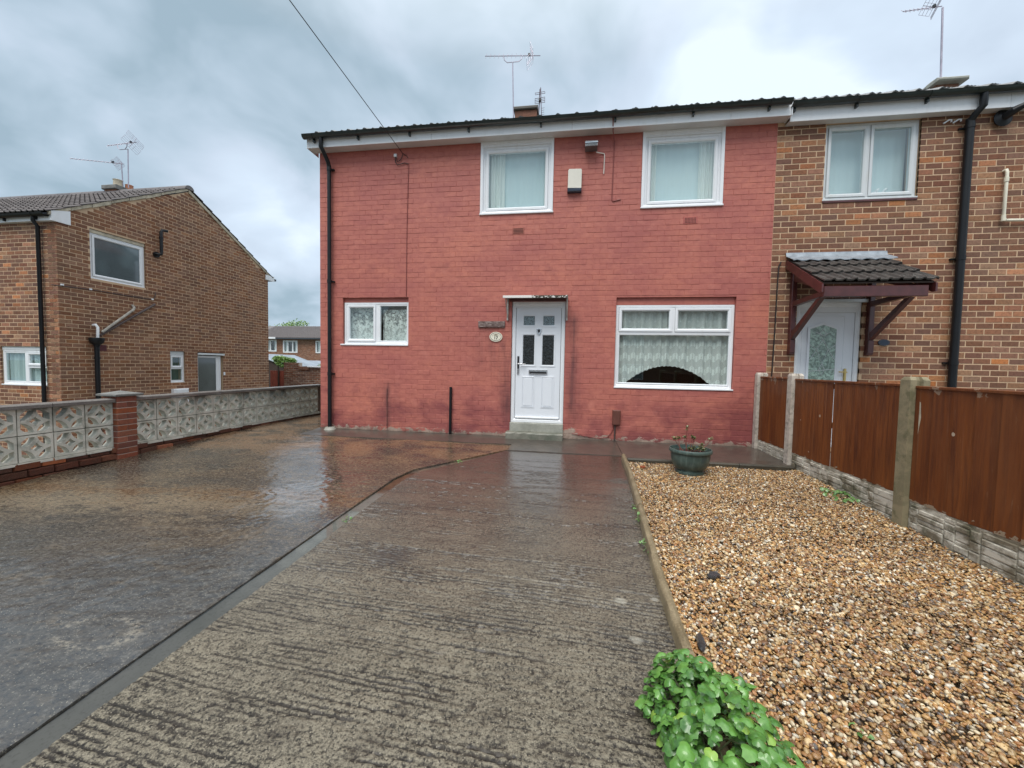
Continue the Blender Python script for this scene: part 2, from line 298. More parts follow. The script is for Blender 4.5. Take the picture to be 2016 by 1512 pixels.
def m_fencewood():
    b = NB('brown_fence_wood'); p = b.pos(); X, Y, Z = b.xyz(p); r = b.rnd()
    gr = b.noise(b.mapping(p, (30, 30, 1.4)), 1.0, 5, .65, .6); big = b.noise(b.mapping(p, (2.2, 2.2, .9)), 1.2, 4, .6)
    c = b.mix(r, (.150, .042, .010), (.215, .068, .017)); c = b.mix(b.rng(gr, .40, .72), c, (.078, .022, .009)); c = b.mix(b.rng(big, .48, .75, 0, .35), c, (.22, .09, .036))
    f = b.noise(b.mapping(p, (60, 60, 6)), 1.0, 3, .6); c = b.mix(b.rng(f, .66, .8, 0, .35), c, (.34, .22, .13))
    # worn flecks and knots
    v = b.vor(b.mapping(p, (1, 1, .8)), 4.6, 'F1'); c = b.mix(b.math('MULTIPLY', b.math('LESS_THAN', b.math('ADD', v, b.math('MULTIPLY', f, .05)), .085), .85), c, (.46, .38, .29)); drip = b.noise(b.mapping(p, (26, 26, .7), (0, 0, 3)), 1.0, 4, .7); c = b.mix(b.rng(drip, .62, .74, 0, .35), c, (.30, .17, .10)); edge = b.math('GREATER_THAN', b.math('ADD', b.noise(b.mapping(p, (7, 7, 5)), 1.0, 3, .6), b.rng(Z, 1.10, 1.00, .10, -.1)), .70); c = b.mix(b.math('MULTIPLY', edge, .6), c, (.33, .26, .19))
    # damp lower edge where stain has peeled off
    ed = b.math('GREATER_THAN', b.math('ADD', b.noise(b.mapping(p, (9, 9, 14)), 1.0, 4, .6), b.rng(Z, .13, .24, .22, -.2)), .72); c = b.mix(b.math('MULTIPLY', ed, .8), c, (.30, .25, .18))
    return b.done(b.bsdf(c, .48, Normal=b.bump(b.math('ADD', gr, f), .35, .003), Specular_IOR_Level=.3, Coat_Weight=.08, Coat_Roughness=.3))
m_fencewood()
def m_lichen(name, c1, c2, c3, sc=5):
    b = NB(name); p = b.pos(); X, Y, Z = b.xyz(p)
    n = b.noise(b.mapping(p, (1, 1, 1.7)), sc, 6, .66, .5); n2 = b.noise(b.mapping(p, (1, 1, 1), (3, 3, 3)), sc*2.2, 5, .65)
    c = b.mix(b.rng(n, .42, .58), c1, c2); c = b.mix(b.rng(n2, .52, .66, 0, .8), c, c3)
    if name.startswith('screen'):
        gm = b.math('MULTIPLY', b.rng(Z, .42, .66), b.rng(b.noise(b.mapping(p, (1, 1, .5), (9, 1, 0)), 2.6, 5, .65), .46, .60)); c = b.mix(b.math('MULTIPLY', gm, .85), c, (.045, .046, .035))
    f = b.noise(p, 120, 3, .6); return b.done(b.bsdf(c, .75, Normal=b.bump(b.math('ADD', f, n2), .5, .004)))
m_lichen('weathered_post_concrete', (.27, .23, .14), (.20, .175, .105), (.12, .115, .06), 5)
m_lichen('pale_post_concrete', (.56, .50, .43), (.44, .39, .33), (.24, .22, .18), 7)
m_lichen('lichen_gravel_board', (.56, .53, .45), (.17, .145, .10), (.080, .080, .045), 4)
m_lichen('pale_gravel_board', (.50, .47, .40), (.38, .35, .28), (.22, .2, .15), 7)
m_lichen('screen_block_concrete', (.62, .60, .52), (.50, .49, .42), (.25, .25, .20), 3.4)
m_lichen('pillar_cap_concrete', (.20, .20, .19), (.15, .15, .14), (.10, .10, .09), 6)

simple('black_gutter_plastic', (.008, .009, .011), .42, .3, 4, 40, .1, .002, Specular_IOR_Level=.35)
simple('green_black_gutter', (.010, .017, .016), .3, .5, 5, 30, .12, .002, Coat_Weight=.25, Coat_Roughness=.15)
simple('slate_grey_pipe', (.05, .058, .068), .4, .2)
simple('soffit_board', (.60, .585, .57), .45, .1, 2)
simple('dark_roof_tile', (.028, .026, .026), .45, .3, 7, 90, .4, .004)
def m_tile(name, a, c_):
    b = NB(name); r = b.rnd(); p = b.pos(); c = b.mix(r, a, c_); n = b.noise(p, 9, 5, .65); c = b.mix(b.rng(n, .52, .75, 0, .5), c, (.20, .19, .17)); f = b.noise(p, 110, 3, .6)
    return b.done(b.bsdf(c, .5, Normal=b.bump(f, .35, .003), Coat_Weight=.25, Coat_Roughness=.3))
m_tile('grey_brown_tile', (.090, .076, .076), (.15, .128, .122)); m_tile('wet_grey_tile', (.13, .135, .135), (.20, .205, .205)); m_tile('canopy_tile', (.035, .031, .029), (.058, .052, .047)); m_tile('far_brown_tile', (.12, .10, .095), (.17, .14, .13))
simple('lead_flashing', (.30, .335, .37), .42, .25, 9, 30, .3, .004, Metallic=.25)
simple('maroon_timber', (.078, .019, .018), .35, .3, 9, 60, .25, .002, Coat_Weight=.3, Coat_Roughness=.25)
simple('verge_mortar', (.46, .41, .31), .85, .35, 8, 60, .5, .005)
simple('aluminium', (.40, .37, .43), .4, .2, 5, 30, .05, .001, Metallic=.5)
simple('dark_aerial', (.15, .12, .15), .5, .2, Metallic=.3)
simple('black_cable', (.016, .013, .013), .5)
simple('painted_cable', (.22, .05, .042), .5)
simple('white_cable', (.66, .60, .54), .5)
simple('cream_pipe', (.72, .68, .55), .4); simple('grey_waste_pipe', (.34, .32, .28), .5, .35, 10); simple('brown_waste_pipe', (.075, .05, .045), .45)
simple('chrome', (.62, .63, .65), .2, .1, Metallic=.9); simple('brass', (.62, .46, .18), .3, .1, Metallic=.8); simple('black_metal', (.02, .02, .022), .35)
simple('cream_alarm_plastic', (.72, .69, .60), .4, .06, 3); simple('navy_plastic', (.02, .03, .055), .3); simple('brown_meter_plastic', (.13, .045, .032), .5, .15)
simple('terracotta', (.42, .17, .09), .7, .2); simple('buff_clay', (.55, .48, .36), .7, .2)
simple('silver_lamp', (.13, .135, .14), .45, .2, Metallic=.6); simple('lamp_glass', (.10, .11, .12), .1)
simple('airbrick_terracotta', (.33, .10, .07), .7); simple('airbrick_red', (.40, .105, .085), .6); simple('dark_hole', (.012, .008, .007), .9)
simple('maroon_vent', (.10, .022, .028), .6); simple('potting_soil', (.022, .017, .012), .95)
simple('slate_stone', (.038, .040, .044), .35, .4, 12, 40, .6, .008, Coat_Weight=.4, Coat_Roughness=.2)
simple('rusty_white_sheet', (.42, .41, .38), .5, .3, 8); simple('roofing_felt', (.26, .30, .34), .5, .2, 2)
simple('red_fence_paint', (.28, .07, .045), .6, .25, 5); simple('dark_timber', (.05, .03, .022), .7)
simple('interior_plaster', (.34, .32, .30), .9); simple('interior_dark', (.07, .06, .055), .9)
simple('green_blind', (.02, .055, .045), .8); simple('far_bark', (.05, .04, .03), .9); simple('road_asphalt', (.05, .05, .052), .6, .2, 3, 90, .5, .006, Coat_Weight=.5, Coat_Roughness=.25)
def m_plank():
    b = NB('weathered_sign_wood'); p = b.pos(); n = b.noise(b.mapping(p, (9, 9, 42)), 1.0, 5, .7, 1.2)
    return b.done(b.bsdf(b.ramp(n, [(.36, (.045, .022, .018)), (.5, (.12, .075, .065)), (.62, (.36, .29, .27))]), .7, Normal=b.bump(n, .6, .004)))
m_plank()
def m_lip():
    b = NB('mossy_white_lip'); p = b.pos(); X, Y, Z = b.xyz(p); n = b.noise(b.mapping(p, (1, 1, 1)), 34, 3, .6)
    f = b.math('GREATER_THAN', b.math('ADD', n, b.rng(X, -.72, -.55, -.2, .12)), .56); return b.done(b.bsdf(b.mix(f, (.78, .76, .72), (.05, .045, .03)), .5))
m_lip()
def m_pot():
    b = NB('green_pot_plastic'); p = b.pos(); X, Y, Z = b.xyz(p); n = b.noise(p, 11, 5, .65); v = b.noise(b.mapping(p, (22, 22, 1.2)), 1, 3, .6)
    c = b.mix(b.rng(n, .4, .7), (.042, .070, .062), (.085, .125, .110)); c = b.mix(b.rng(v, .52, .75, 0, .6), c, (.15, .20, .175)); c = b.mix(b.rng(n, .42, .3, 0, .5), c, (.045, .065, .085))
    return b.done(b.bsdf(c, .42, Normal=b.bump(v, .15, .003), Coat_Weight=.15))
m_pot()
def m_leaf(name, c1, c2, c3=None):
    b = NB(name); r = b.rnd(); p = b.pos(); c = b.mix(r, c1, c2)
    if c3: c = b.mix(b.math('GREATER_THAN', b.math('FRACT', b.math('MULTIPLY', r, 7.3)), .955), c, c3)
    n = b.noise(p, 60, 3, .6); c = b.mix(b.rng(n, .4, .7, 0, .4), c, tuple(x*1.35 for x in c2))
    # rain drops on the blades
    d = b.vor(p, 120, 'F1'); dr = b.rng(d, .10, .20, 1, 0)
    bs = b.bsdf(c, .34, Normal=b.bump(b.math('ADD', n, b.math('MULTIPLY', dr, 1.2)), .3, .003), Coat_Weight=.4, Coat_Roughness=.12)
    tr = b.n('BsdfTranslucent'); b.set(tr.inputs[0], b.mix(.5, c, (.22, .42, .05))); mx = b.n('MixShader'); mx.inputs[0].default_value = .15
    b.nt.links.new(bs.outputs[0], mx.inputs[1]); b.nt.links.new(tr.outputs[0], mx.inputs[2]); return b.done(mx)
m_leaf('leaf_green', (.040, .130, .024), (.135, .315, .060), (.26, .42, .06)); m_leaf('leaf_small', (.08, .19, .05), (.16, .30, .09)); m_leaf('leaf_sedum', (.13, .145, .06), (.22, .22, .10)); m_leaf('leaf_far', (.07, .15, .03), (.20, .32, .07))
simple('plant_stem', (.16, .20, .09), .6); simple('red_stem', (.23, .075, .06), .6)

def m_glass(name, ior=1.9, tint=(.96, .985, .98), rough=.0, wob=.0, amp=1.0):
    b = NB(name); p = b.pos(); g = b.n('BsdfGlossy'); g.inputs['Roughness'].default_value = rough
    g.inputs[0].default_value = (.93, 1, 1, 1)
    t = b.n('BsdfTransparent'); t.inputs[0].default_value = (*tint, 1); fr = b.n('Fresnel'); bf = b.n('NewGeometry').outputs['Backfacing']; b.set(fr.inputs[0], b.math('ADD', ior, b.math('MULTIPLY', bf, 1/ior-ior)))
    mx = b.n('MixShader'); b.set(mx.inputs[0], b.math('MULTIPLY', fr.outputs[0], amp, clamp=True)); b.nt.links.new(t.outputs[0], mx.inputs[1]); b.nt.links.new(g.outputs[0], mx.inputs[2]); return b.done(mx)
m_glass('window_glass', 1.6); m_glass('upper_window_glass', 1.75)
def m_obscure(name, col, rough=.18, bs=1.0, scale=60, dark=False):
    b = NB(name); p = b.pos(); n = b.noise(p, scale, 3, .6, 1.0); v = b.vor(p, scale*.7, 'F1'); X, Y, Z = b.xyz(p)
    c = b.mix(b.rng(n, .42, .62), col, tuple(x*2.6 for x in col)) 
    g = b.noise(p, 1.1, 2, .5); c = b.mix(b.rng(g, .42, .6, 0, .6 if 'bath' in name or 'dark' in name else 0), c, tuple(min(.5, x*4.5) for x in col))  # paler patches on bath and dark glass: reflected sky painted into the colour
    return b.done(b.bsdf(c, rough, Normal=b.bump(b.math('ADD', n, v), bs, .006), Specular_IOR_Level=.7, Coat_Weight=(1.0 if 'bath' in name or 'dark' in name else 0.0), Coat_IOR=1.7, Coat_Roughness=.05))
m_obscure('obscure_black_glass', (.010, .012, .012), .12, .6, 40); m_obscure('obscure_grey_glass', (.10, .13, .14), .2, .5, 45); m_obscure('obscure_bath_glass', (.030, .044, .047), .3, .35, 160); m_obscure('obscure_dark_glass', (.018, .021, .022), .3, .35, 110); m_obscure('obscure_green_glass', (.17, .23, .195), .2, .4, 18)

def m_lace(name, kind, alpha0=.35):
    b = NB(name); tc = b.n('TexCoord').outputs['Object']; X, Y, Z = b.xyz(tc)
    if kind == 'plain': a = b.rng(b.noise(tc, 120, 2, .5), .3, .7, .82, .95)
    elif kind == 'chevron':
        fx = b.math('ABSOLUTE', b.math('SUBTRACT', b.math('FRACT', b.math('MULTIPLY', X, 7.4)), .5)); zz = b.math('ADD', b.math('MULTIPLY', Z, 4.6), b.math('MULTIPLY', fx, .62))
        fz = b.math('FRACT', zz); band = b.math('GREATER_THAN', fz, .55)
        st = b.math('GREATER_THAN', b.math('FRACT', b.math('MULTIPLY', zz, 11.0)), .5)
        hx = b.math('SUBTRACT', b.math('FRACT', b.math('MULTIPLY', X, 22.2)), .5); hz = b.math('SUBTRACT', b.math('FRACT', b.math('MULTIPLY', zz, 9.0)), .5)
        dd = b.math('ADD', b.math('MULTIPLY', hx, hx), b.math('MULTIPLY', hz, hz)); hole = b.math('GREATER_THAN', dd, .075)
        low = b.rng(Z, 1.72, 1.60, 0, 1)
        pat = b.math('ADD', b.math('MULTIPLY', band, b.math('MULTIPLY', hole, .95)), b.math('MULTIPLY', b.math('SUBTRACT', 1, band), b.math('MULTIPLY', st, .45)))
        a = b.math('ADD', .62, b.math('MULTIPLY', b.math('MULTIPLY', pat, .50), b.rng(low, 0, 1, .35, 1)))
    else:
        n = b.noise(tc, 13, 3, .55, 1.8); v = b.vor(tc, 15, 'F1'); a = b.math('ADD', b.rng(b.math('ADD', n, b.math('MULTIPLY', v, -.35)), .28, .38, .25, .95), b.rng(b.noise(tc, 45, 2, .5), .4, .6, 0, .3))
        a = b.math('ADD', a, b.math('MULTIPLY', b.rng(Z, 2.05, 1.72, 0, .35), 1))
    d = b.n('BsdfDiffuse'); d.inputs[0].default_value = (.86, .90, .86, 1); tl = b.n('BsdfTranslucent'); tl.inputs[0].default_value = (.8, .85, .8, 1)
    m1 = b.n('MixShader'); m1.inputs[0].default_value = .15; b.nt.links.new(d.outputs[0], m1.inputs[1]); b.nt.links.new(tl.outputs[0], m1.inputs[2])
    t = b.n('BsdfTransparent'); mx = b.n('MixShader'); b.set(mx.inputs[0], b.math('MULTIPLY', a, 1.0, clamp=True)); b.nt.links.new(t.outputs[0], mx.inputs[1]); b.nt.links.new(m1.outputs[0], mx.inputs[2]); return b.done(mx)
m_lace('lace_chevron', 'chevron'); m_lace('lace_floral', 'floral'); m_lace('curtain_plain', 'plain')
def m_netblue():
    b = NB('blue_net'); tc = b.n('TexCoord').outputs['Object']; n = b.noise(b.mapping(tc, (18, 18, .6)), 1, 3, .5)
    return b.done(b.bsdf(b.mix(n, (.36, .47, .48), (.60, .70, .71)), .9))
m_netblue()
def m_netgrey():
    b = NB('grey_net'); tc = b.n('TexCoord').outputs['Object']; n = b.noise(tc, 2.2, 3, .5)
    return b.done(b.bsdf(b.mix(n, (.55, .67, .69), (.64, .76, .78)), .9))
m_netgrey()

# ------------------------------------------------------------------ mesh helpers
W = {}          # world offset of each parent, subtracted from children built in world coordinates
def tag(o, label=None, cat=None, group=None, kind=None):
    if label: o['label'] = label
    if cat: o['category'] = cat
    if group: o['group'] = group
    if kind: o['kind'] = kind
    return o
def thing(name, loc, label, cat, group=None, M=None):
    o = bpy.data.objects.new(name, None); COL.objects.link(o); o.empty_display_size = .2
    if M is not None: o.matrix_world = M; W[o.name] = Vector((0, 0, 0))
    else: o.location = loc; W[o.name] = Vector(loc)
    return tag(o, label, cat, group)
def place(o, v, parent):
    """v is the centre of o in the frame that the whole thing is drawn in (world, or local for a thing made with M)"""
    v = Vector(v); W[o.name] = v.copy()
    if parent is None: o.location = v
    else: o.parent = parent; o.location = v - W[parent.name]
class MB:
    def __init__(s): s.v = []; s.f = []; s.r = []
    def add(s, vs, fs, rnd=0.0):
        o = len(s.v); s.v += [tuple(x) for x in vs]; s.f += [tuple(i+o for i in f) for f in fs]; s.r += [rnd]*len(fs); return s
    def box(s, x0, x1, y0, y1, z0, z1, rnd=0.0):
        v = [(x0, y0, z0), (x1, y0, z0), (x1, y1, z0), (x0, y1, z0), (x0, y0, z1), (x1, y0, z1), (x1, y1, z1), (x0, y1, z1)]
        return s.add(v, [(0, 3, 2, 1), (4, 5, 6, 7), (0, 1, 5, 4), (1, 2, 6, 5), (2, 3, 7, 6), (3, 0, 4, 7)], rnd)
    def cbox(s, x0, x1, y0, y1, z0, z1, c=.004, rnd=0.0):
        """box with chamfered front (-y) edges and plain back"""
        v = [(x0, y1, z0), (x1, y1, z0), (x1, y1, z1), (x0, y1, z1), (x0, y0+c, z0), (x1, y0+c, z0), (x1, y0+c, z1), (x0, y0+c, z1), (x0+c, y0, z0+c), (x1-c, y0, z0+c), (x1-c, y0, z1-c), (x0+c, y0, z1-c)]
        f = [(3, 2, 1, 0), (0, 1, 5, 4), (1, 2, 6, 5), (2, 3, 7, 6), (3, 0, 4, 7), (4, 5, 9, 8), (5, 6, 10, 9), (6, 7, 11, 10), (7, 4, 8, 11), (8, 9, 10, 11)]
        return s.add(v, f, rnd)
    def ring(s, x0, x1, z0, z1, w, yf, yb, lip=.012):
        """mitred rectangular frame, front at yf, chamfered towards the opening"""
        o = [(x0, z0), (x1, z0), (x1, z1), (x0, z1)]; m = [(x0+w*.62, z0+w*.62), (x1-w*.62, z0+w*.62), (x1-w*.62, z1-w*.62), (x0+w*.62, z1-w*.62)]; i = [(x0+w, z0+w), (x1-w, z0+w), (x1-w, z1-w), (x0+w, z1-w)]
        v = [(a, yb, b) for a, b in o]+[(a, yf, b) for a, b in o]+[(a, yf, b) for a, b in m]+[(a, yf+lip, b) for a, b in i]+[(a, yb, b) for a, b in i]
        f = []
        for k in range(4):
            j = (k+1) % 4
            for q in range(4): f.append((q*4+k, q*4+j, (q+1)*4+j, (q+1)*4+k))
            f.append((16+k, 16+j, j, k))
        return s.add(v, f)
    def tube(s, pts, r, n=8, cap=True, rnd=0.0):
        pts = [Vector(p) for p in pts]; rs = r if isinstance(r, (list, tuple)) else [r]*len(pts); V = []; F = []
        prev = None
        for i, p in enumerate(pts):
            d = (pts[min(i+1, len(pts)-1)]-pts[max(i-1, 0)]).normalized()
            if prev is None: a = d.orthogonal().normalized()
            else: a = (prev - d*prev.dot(d)); a = a.normalized() if a.length > 1e-6 else d.orthogonal().normalized()
            prev = a; b = d.cross(a)
            for k in range(n):
                t = 2*PI*k/n; V.append(p+(a*math.cos(t)+b*math.sin(t))*rs[i])
        for i in range(len(pts)-1):
            for k in range(n): F.append((i*n+k, i*n+(k+1) % n, (i+1)*n+(k+1) % n, (i+1)*n+k))
        if cap: F.append(tuple(range(n-1, -1, -1))); F.append(tuple((len(pts)-1)*n+k for k in range(n)))
        return s.add(V, F, rnd)
    def lathe(s, prof, c=(0, 0, 0), n=24, flute=0.0):
        V = []; F = []
        for r, z in prof:
            for k in range(n):
                t = 2*PI*k/n; rr = r*(1+(flute if k % 2 else 0)); V.append((c[0]+rr*math.cos(t), c[1]+rr*math.sin(t), c[2]+z))
        for i in range(len(prof)-1):
            for k in range(n): F.append((i*n+k, i*n+(k+1) % n, (i+1)*n+(k+1) % n, (i+1)*n+k))
        return s.add(V, F)
    def extrude(s, prof, axis, a0, a1, rnd=0.0):
        """closed profile of (p,q) pairs pushed along axis 'x' (p=y,q=z) or 'y' (p=x,q=z) or 'z' (p=x,q=y)"""
        n = len(prof)
        def P(p, q, a): return {'x': (a, p, q), 'y': (p, a, q), 'z': (p, q, a)}[axis]
        V = [P(p, q, a0) for p, q in prof]+[P(p, q, a1) for p, q in prof]
        F = [(k, (k+1) % n, n+(k+1) % n, n+k) for k in range(n)]+[tuple(range(n-1, -1, -1)), tuple(range(n, 2*n))]
        return s.add(V, F, rnd)
    def mesh(s, name, mat, centre=None, smooth=False, recalc=True, rnd=False):
        me = bpy.data.meshes.new(name); v = np.array(s.v, dtype=float)
        c = np.zeros(3) if centre is None else np.array(centre, float)
        me.from_pydata((v-c).tolist(), [], s.f)
        if recalc:
            import bmesh
            bm = bmesh.new(); bm.from_mesh(me); bmesh.ops.recalc_face_normals(bm, faces=bm.faces); bm.to_mesh(me); bm.free()
        if rnd:
            at = me.attributes.new('rnd', 'FLOAT', 'FACE'); at.data.foreach_set('value', np.array(s.r, dtype=np.float32))
        if smooth: me.polygons.foreach_set('use_smooth', [True]*len(me.polygons))
        me.materials.append(MATS[mat] if isinstance(mat, str) else mat); me.update(); return me
    def build(s, name, mat, parent=None, smooth=False, recalc=True, rnd=False, label=None, kind=None, base=False, sharp=None):
        v = np.array(s.v, float); c = (v.min(0)+v.max(0))/2
        if base: c[2] = v[:, 2].min()
        me = s.mesh(name, mat, c, smooth, recalc, rnd)
        if smooth and sharp is None: sharp = 40
        if smooth and sharp:
            try: me.set_sharp_from_angle(angle=math.radians(sharp))
            except Exception: pass
        o = bpy.data.objects.new(name, me); COL.objects.link(o); place(o, c, parent)
        if label: o['label'] = label
        if kind: o['kind'] = kind
        return o
def solo(o, label, cat, group=None): return tag(o, label, cat, group)
def inst(name, me, parent, loc, rot=None, scale=None):
    o = bpy.data.objects.new(name, me); COL.objects.link(o); place(o, loc, parent)
    if rot is not None: o.rotation_euler = rot
    if scale is not None: o.scale = scale
    return o
def gz(y): return .042*min(y, 0.0)

def arc(c, r, a0, a1, n): return [(c[0]+r*math.cos(a0+(a1-a0)*i/n), c[1]+r*math.sin(a0+(a1-a0)*i/n)) for i in range(n+1)]

def vnoise(x, y, seed=0):
    """smooth value noise on arrays"""
    r = np.random.default_rng(seed).random((256, 256)); xi = np.floor(x).astype(int); yi = np.floor(y).astype(int); fx = x-xi; fy = y-yi
    fx = fx*fx*(3-2*fx); fy = fy*fy*(3-2*fy); a = r[xi % 256, yi % 256]; b = r[(xi+1) % 256, yi % 256]; c = r[xi % 256, (yi+1) % 256]; d = r[(xi+1) % 256, (yi+1) % 256]
    return (a*(1-fx)+b*fx)*(1-fy)+(c*(1-fx)+d*fx)*fy

# ------------------------------------------------------------------ brickwork
CO = .0865; BL = .225
def gap_wall(mb, u0, u1, z0, z1, yf, yb, holes, ztop=None):
    """solid wall behind the bricks, with rectangular openings"""
    us = sorted({u0, u1, *[h[0] for h in holes], *[h[1] for h in holes]}); us = [u for u in us if u0 <= u <= u1]
    for a, b in zip(us[:-1], us[1:]):
        m = (a+b)/2; hs = sorted([(h[2], h[3]) for h in holes if h[0] < m < h[1]]); z = z0
        for h0, h1 in hs:
            if h0 > z: mb.box(a, b, yf, yb, z, min(h0, z1))
            z = max(z, h1)
        if z < z1: mb.box(a, b, yf, yb, z, z1)
def bricks(parent, T, u0, u1, z0, z1, holes, matname, hfac=.0735, recess=.006, limit=None, top=None, jit=.0010, gap=.013, camlocal=None, n_single=300, keep=None, seed=1, jz=.0012):
    """stretcher-bond facing on the canonical plane y=0 (outwards -y), moved by matrix T into the parent's space.
    The bricks that show largest are objects of their own, the rest one mesh."""
    R = random.Random(seed); L = []
    nr = int(math.ceil((z1-z0)/CO))
    for i in range(nr):
        zb = z0+i*CO; zt = min(zb+hfac, z1)
        if zt-zb < .02: continue
        u = u0-(BL/2 if i % 2 else 0)
        while u < u1-.01:
            a = max(u, u0); b = min(u+BL-gap, u1); u += BL
            if b-a < .03: continue
            segs = [(a, b)]
            for h in holes:
                if zb+.03 < h[3] and zt-.03 > h[2]:
                    ns = []
                    for (p, q) in segs:
                        if q <= h[0] or p >= h[1]: ns.append((p, q)); continue
                        if p < h[0]: ns.append((p, h[0]))
                        if q > h[1]: ns.append((h[1], q))
                    segs = ns
            for p, q in segs:
                if q-p < .03: continue
                if top is not None:
                    zl = top((p+q)/2)
                    if zb > zl: continue
                    if zt > zl: continue
                if keep and not keep((p+q)/2, (zb+zt)/2): continue
                L.append((p, q, zb, zt))
    cl = Vector(camlocal if camlocal is not None else CAM); out = []
    for (p, q, zb, zt) in L:
        c = T @ Vector(((p+q)/2, 0, (zb+zt)/2)); d = (c-cl).length; out.append(((q-p)/d/d, p, q, zb, zt, c))
    out.sort(key=lambda t: -t[0])
    base = MB().cbox(-.1075, .1075, 0, .03, -hfac/2, hfac/2, .0035).mesh('brick', matname)
    rz = T.to_euler().z; rest = MB()
    for k, (s, p, q, zb, zt, c) in enumerate(out):
        j = R.uniform(-jit, jit); dz = R.uniform(-jz, jz)
        if k < n_single:
            w = T @ Vector(((p+q)/2, j, (zb+zt)/2+dz))
            o = inst('brick', base, parent, w, (0, R.uniform(-.003, .003), rz), ((q-p)/.215, 1, (zt-zb)/hfac))
        else:
            m = MB().cbox(p, q, j, .03, zb+dz, zt+dz, .0035); rest.add([T @ Vector(v) for v in m.v], m.f, R.random())
    if rest.v: rest.build('brickwork', matname, parent, rnd=True, recalc=False, kind='stuff')
    return len(out)
I4 = Matrix.Identity(4)

# ------------------------------------------------------------------ windows
def window(parent, T, x0, x1, z0, z1, y, cells, mat='white_upvc', glass='window_glass', sill=None, w=.05, trim=0, label=None):
    """frame object with sash, pane and sill children.  cells: (x0,x1,z0,z1,kind)"""
    def bld(mb, name, m, par, **k):
        mb.v = [tuple(T @ Vector(v)) for v in mb.v]; return mb.build(name, m, par, **k)
    fb = MB(); fb.ring(x0, x1, z0, z1, w, y-.008, y+.06)
    xs = sorted({c[1] for c in cells if c[1] < x1-.02 and any(abs(c[1]-d[0]) < .02 for d in cells)})
    for bar in (trim or []): fb.box(*bar)
    fr = bld(fb, 'window', mat, parent, label=label)
    for (a, b, c, d, kind) in cells:
        if kind == 's':
            mb = MB(); mb.ring(a+.003, b-.003, c+.003, d-.003, .048, y-.020, y+.04, .014); sh = bld(mb, 'sash', mat, fr); g = .045
        else:
            mb = MB(); mb.ring(a, b, c, d, .022, y-.004, y+.03, .012); sh = bld(mb, 'glazing_bead', mat, fr); g = .018
        mb = MB(); mb.box(a+g, b-g, y+.004, y+.008, c+g, d-g); bld(mb, 'pane', glass, fr, recalc=True)
    if sill:
        mb = MB(); mb.cbox(sill[0], sill[1], y-sill[4], y+.05, sill[2], sill[3], .004); bld(mb, 'sill', mat, fr)
    return fr
def curtain(name, mat, label, cat, x0, x1, z0, z1, y, T=None, waves=14, amp=.018, hem=None, seed=0, group=None, nx=None, extra=None):
    R = random.Random(seed); nx = nx or max(24, waves*8); ph = R.uniform(0, 6); V = []; F = []; nz = 14
    for i in range(nx+1):
        x = x0+(x1-x0)*i/nx; t = i/nx*waves*2*PI; yy = y+amp*math.sin(t+ph+.6*math.sin(t*.37))+amp*.5*math.sin(t*.43+ph*2)
        zb = hem(x) if hem else z0
        for k in range(nz+1):
            f = k/nz; V.append((x, yy*1.0+(1-f)*amp*.3*math.sin(t*.5), zb+(z1-zb)*f))
    for i in range(nx):
        for k in range(nz): a = i*(nz+1)+k; F.append((a, a+nz+1, a+nz+2, a+1))
    mb = MB(); mb.add(V, F)
    if T is not None: mb.v = [tuple(T @ Vector(v)) for v in mb.v]
    v = np.array(mb.v); c = (v.min(0)+v.max(0))/2
    me = mb.mesh(name, mat, (c[0], c[1], 0) if T is None else c, True, False); o = bpy.data.objects.new(name, me); COL.objects.link(o)
    o.location = (c[0], c[1], 0) if T is None else c
    return tag(o, label, cat, group)

# ================================================================== THE SETTING
def terrain():
    xs = [-400, -150, -60, -30, -18, -12, -6.14, -6.10, -4, 0, 3.0, 8, 14, 30, 80, 200, 400]; ys = [-300, -80, -30, -14, -11, -8, -4, 0, 2, 6, 9, 14, 22, 30, 60, 150, 500]
    def h(x, y):
        t = min(max((y-6)/20, 0), 1); back = -.12*(1-t)-1.35*t
        near = gz(max(y, -9))-.12 if y <= 2 else back
        if x <= -6.14: near = min(near, -.95-.4*t)
        return near
    V = [(x, y, h(x, y)) for x in xs for y in ys]; F = []; n = len(ys)
    for i in range(len(xs)-1):
        for j in range(n-1): a = i*n+j; F.append((a, a+n, a+n+1, a+1))
    m = MB(); m.add(V, F); tag(m.build('ground', 'terrain_soil', recalc=False), kind='structure')
terrain()

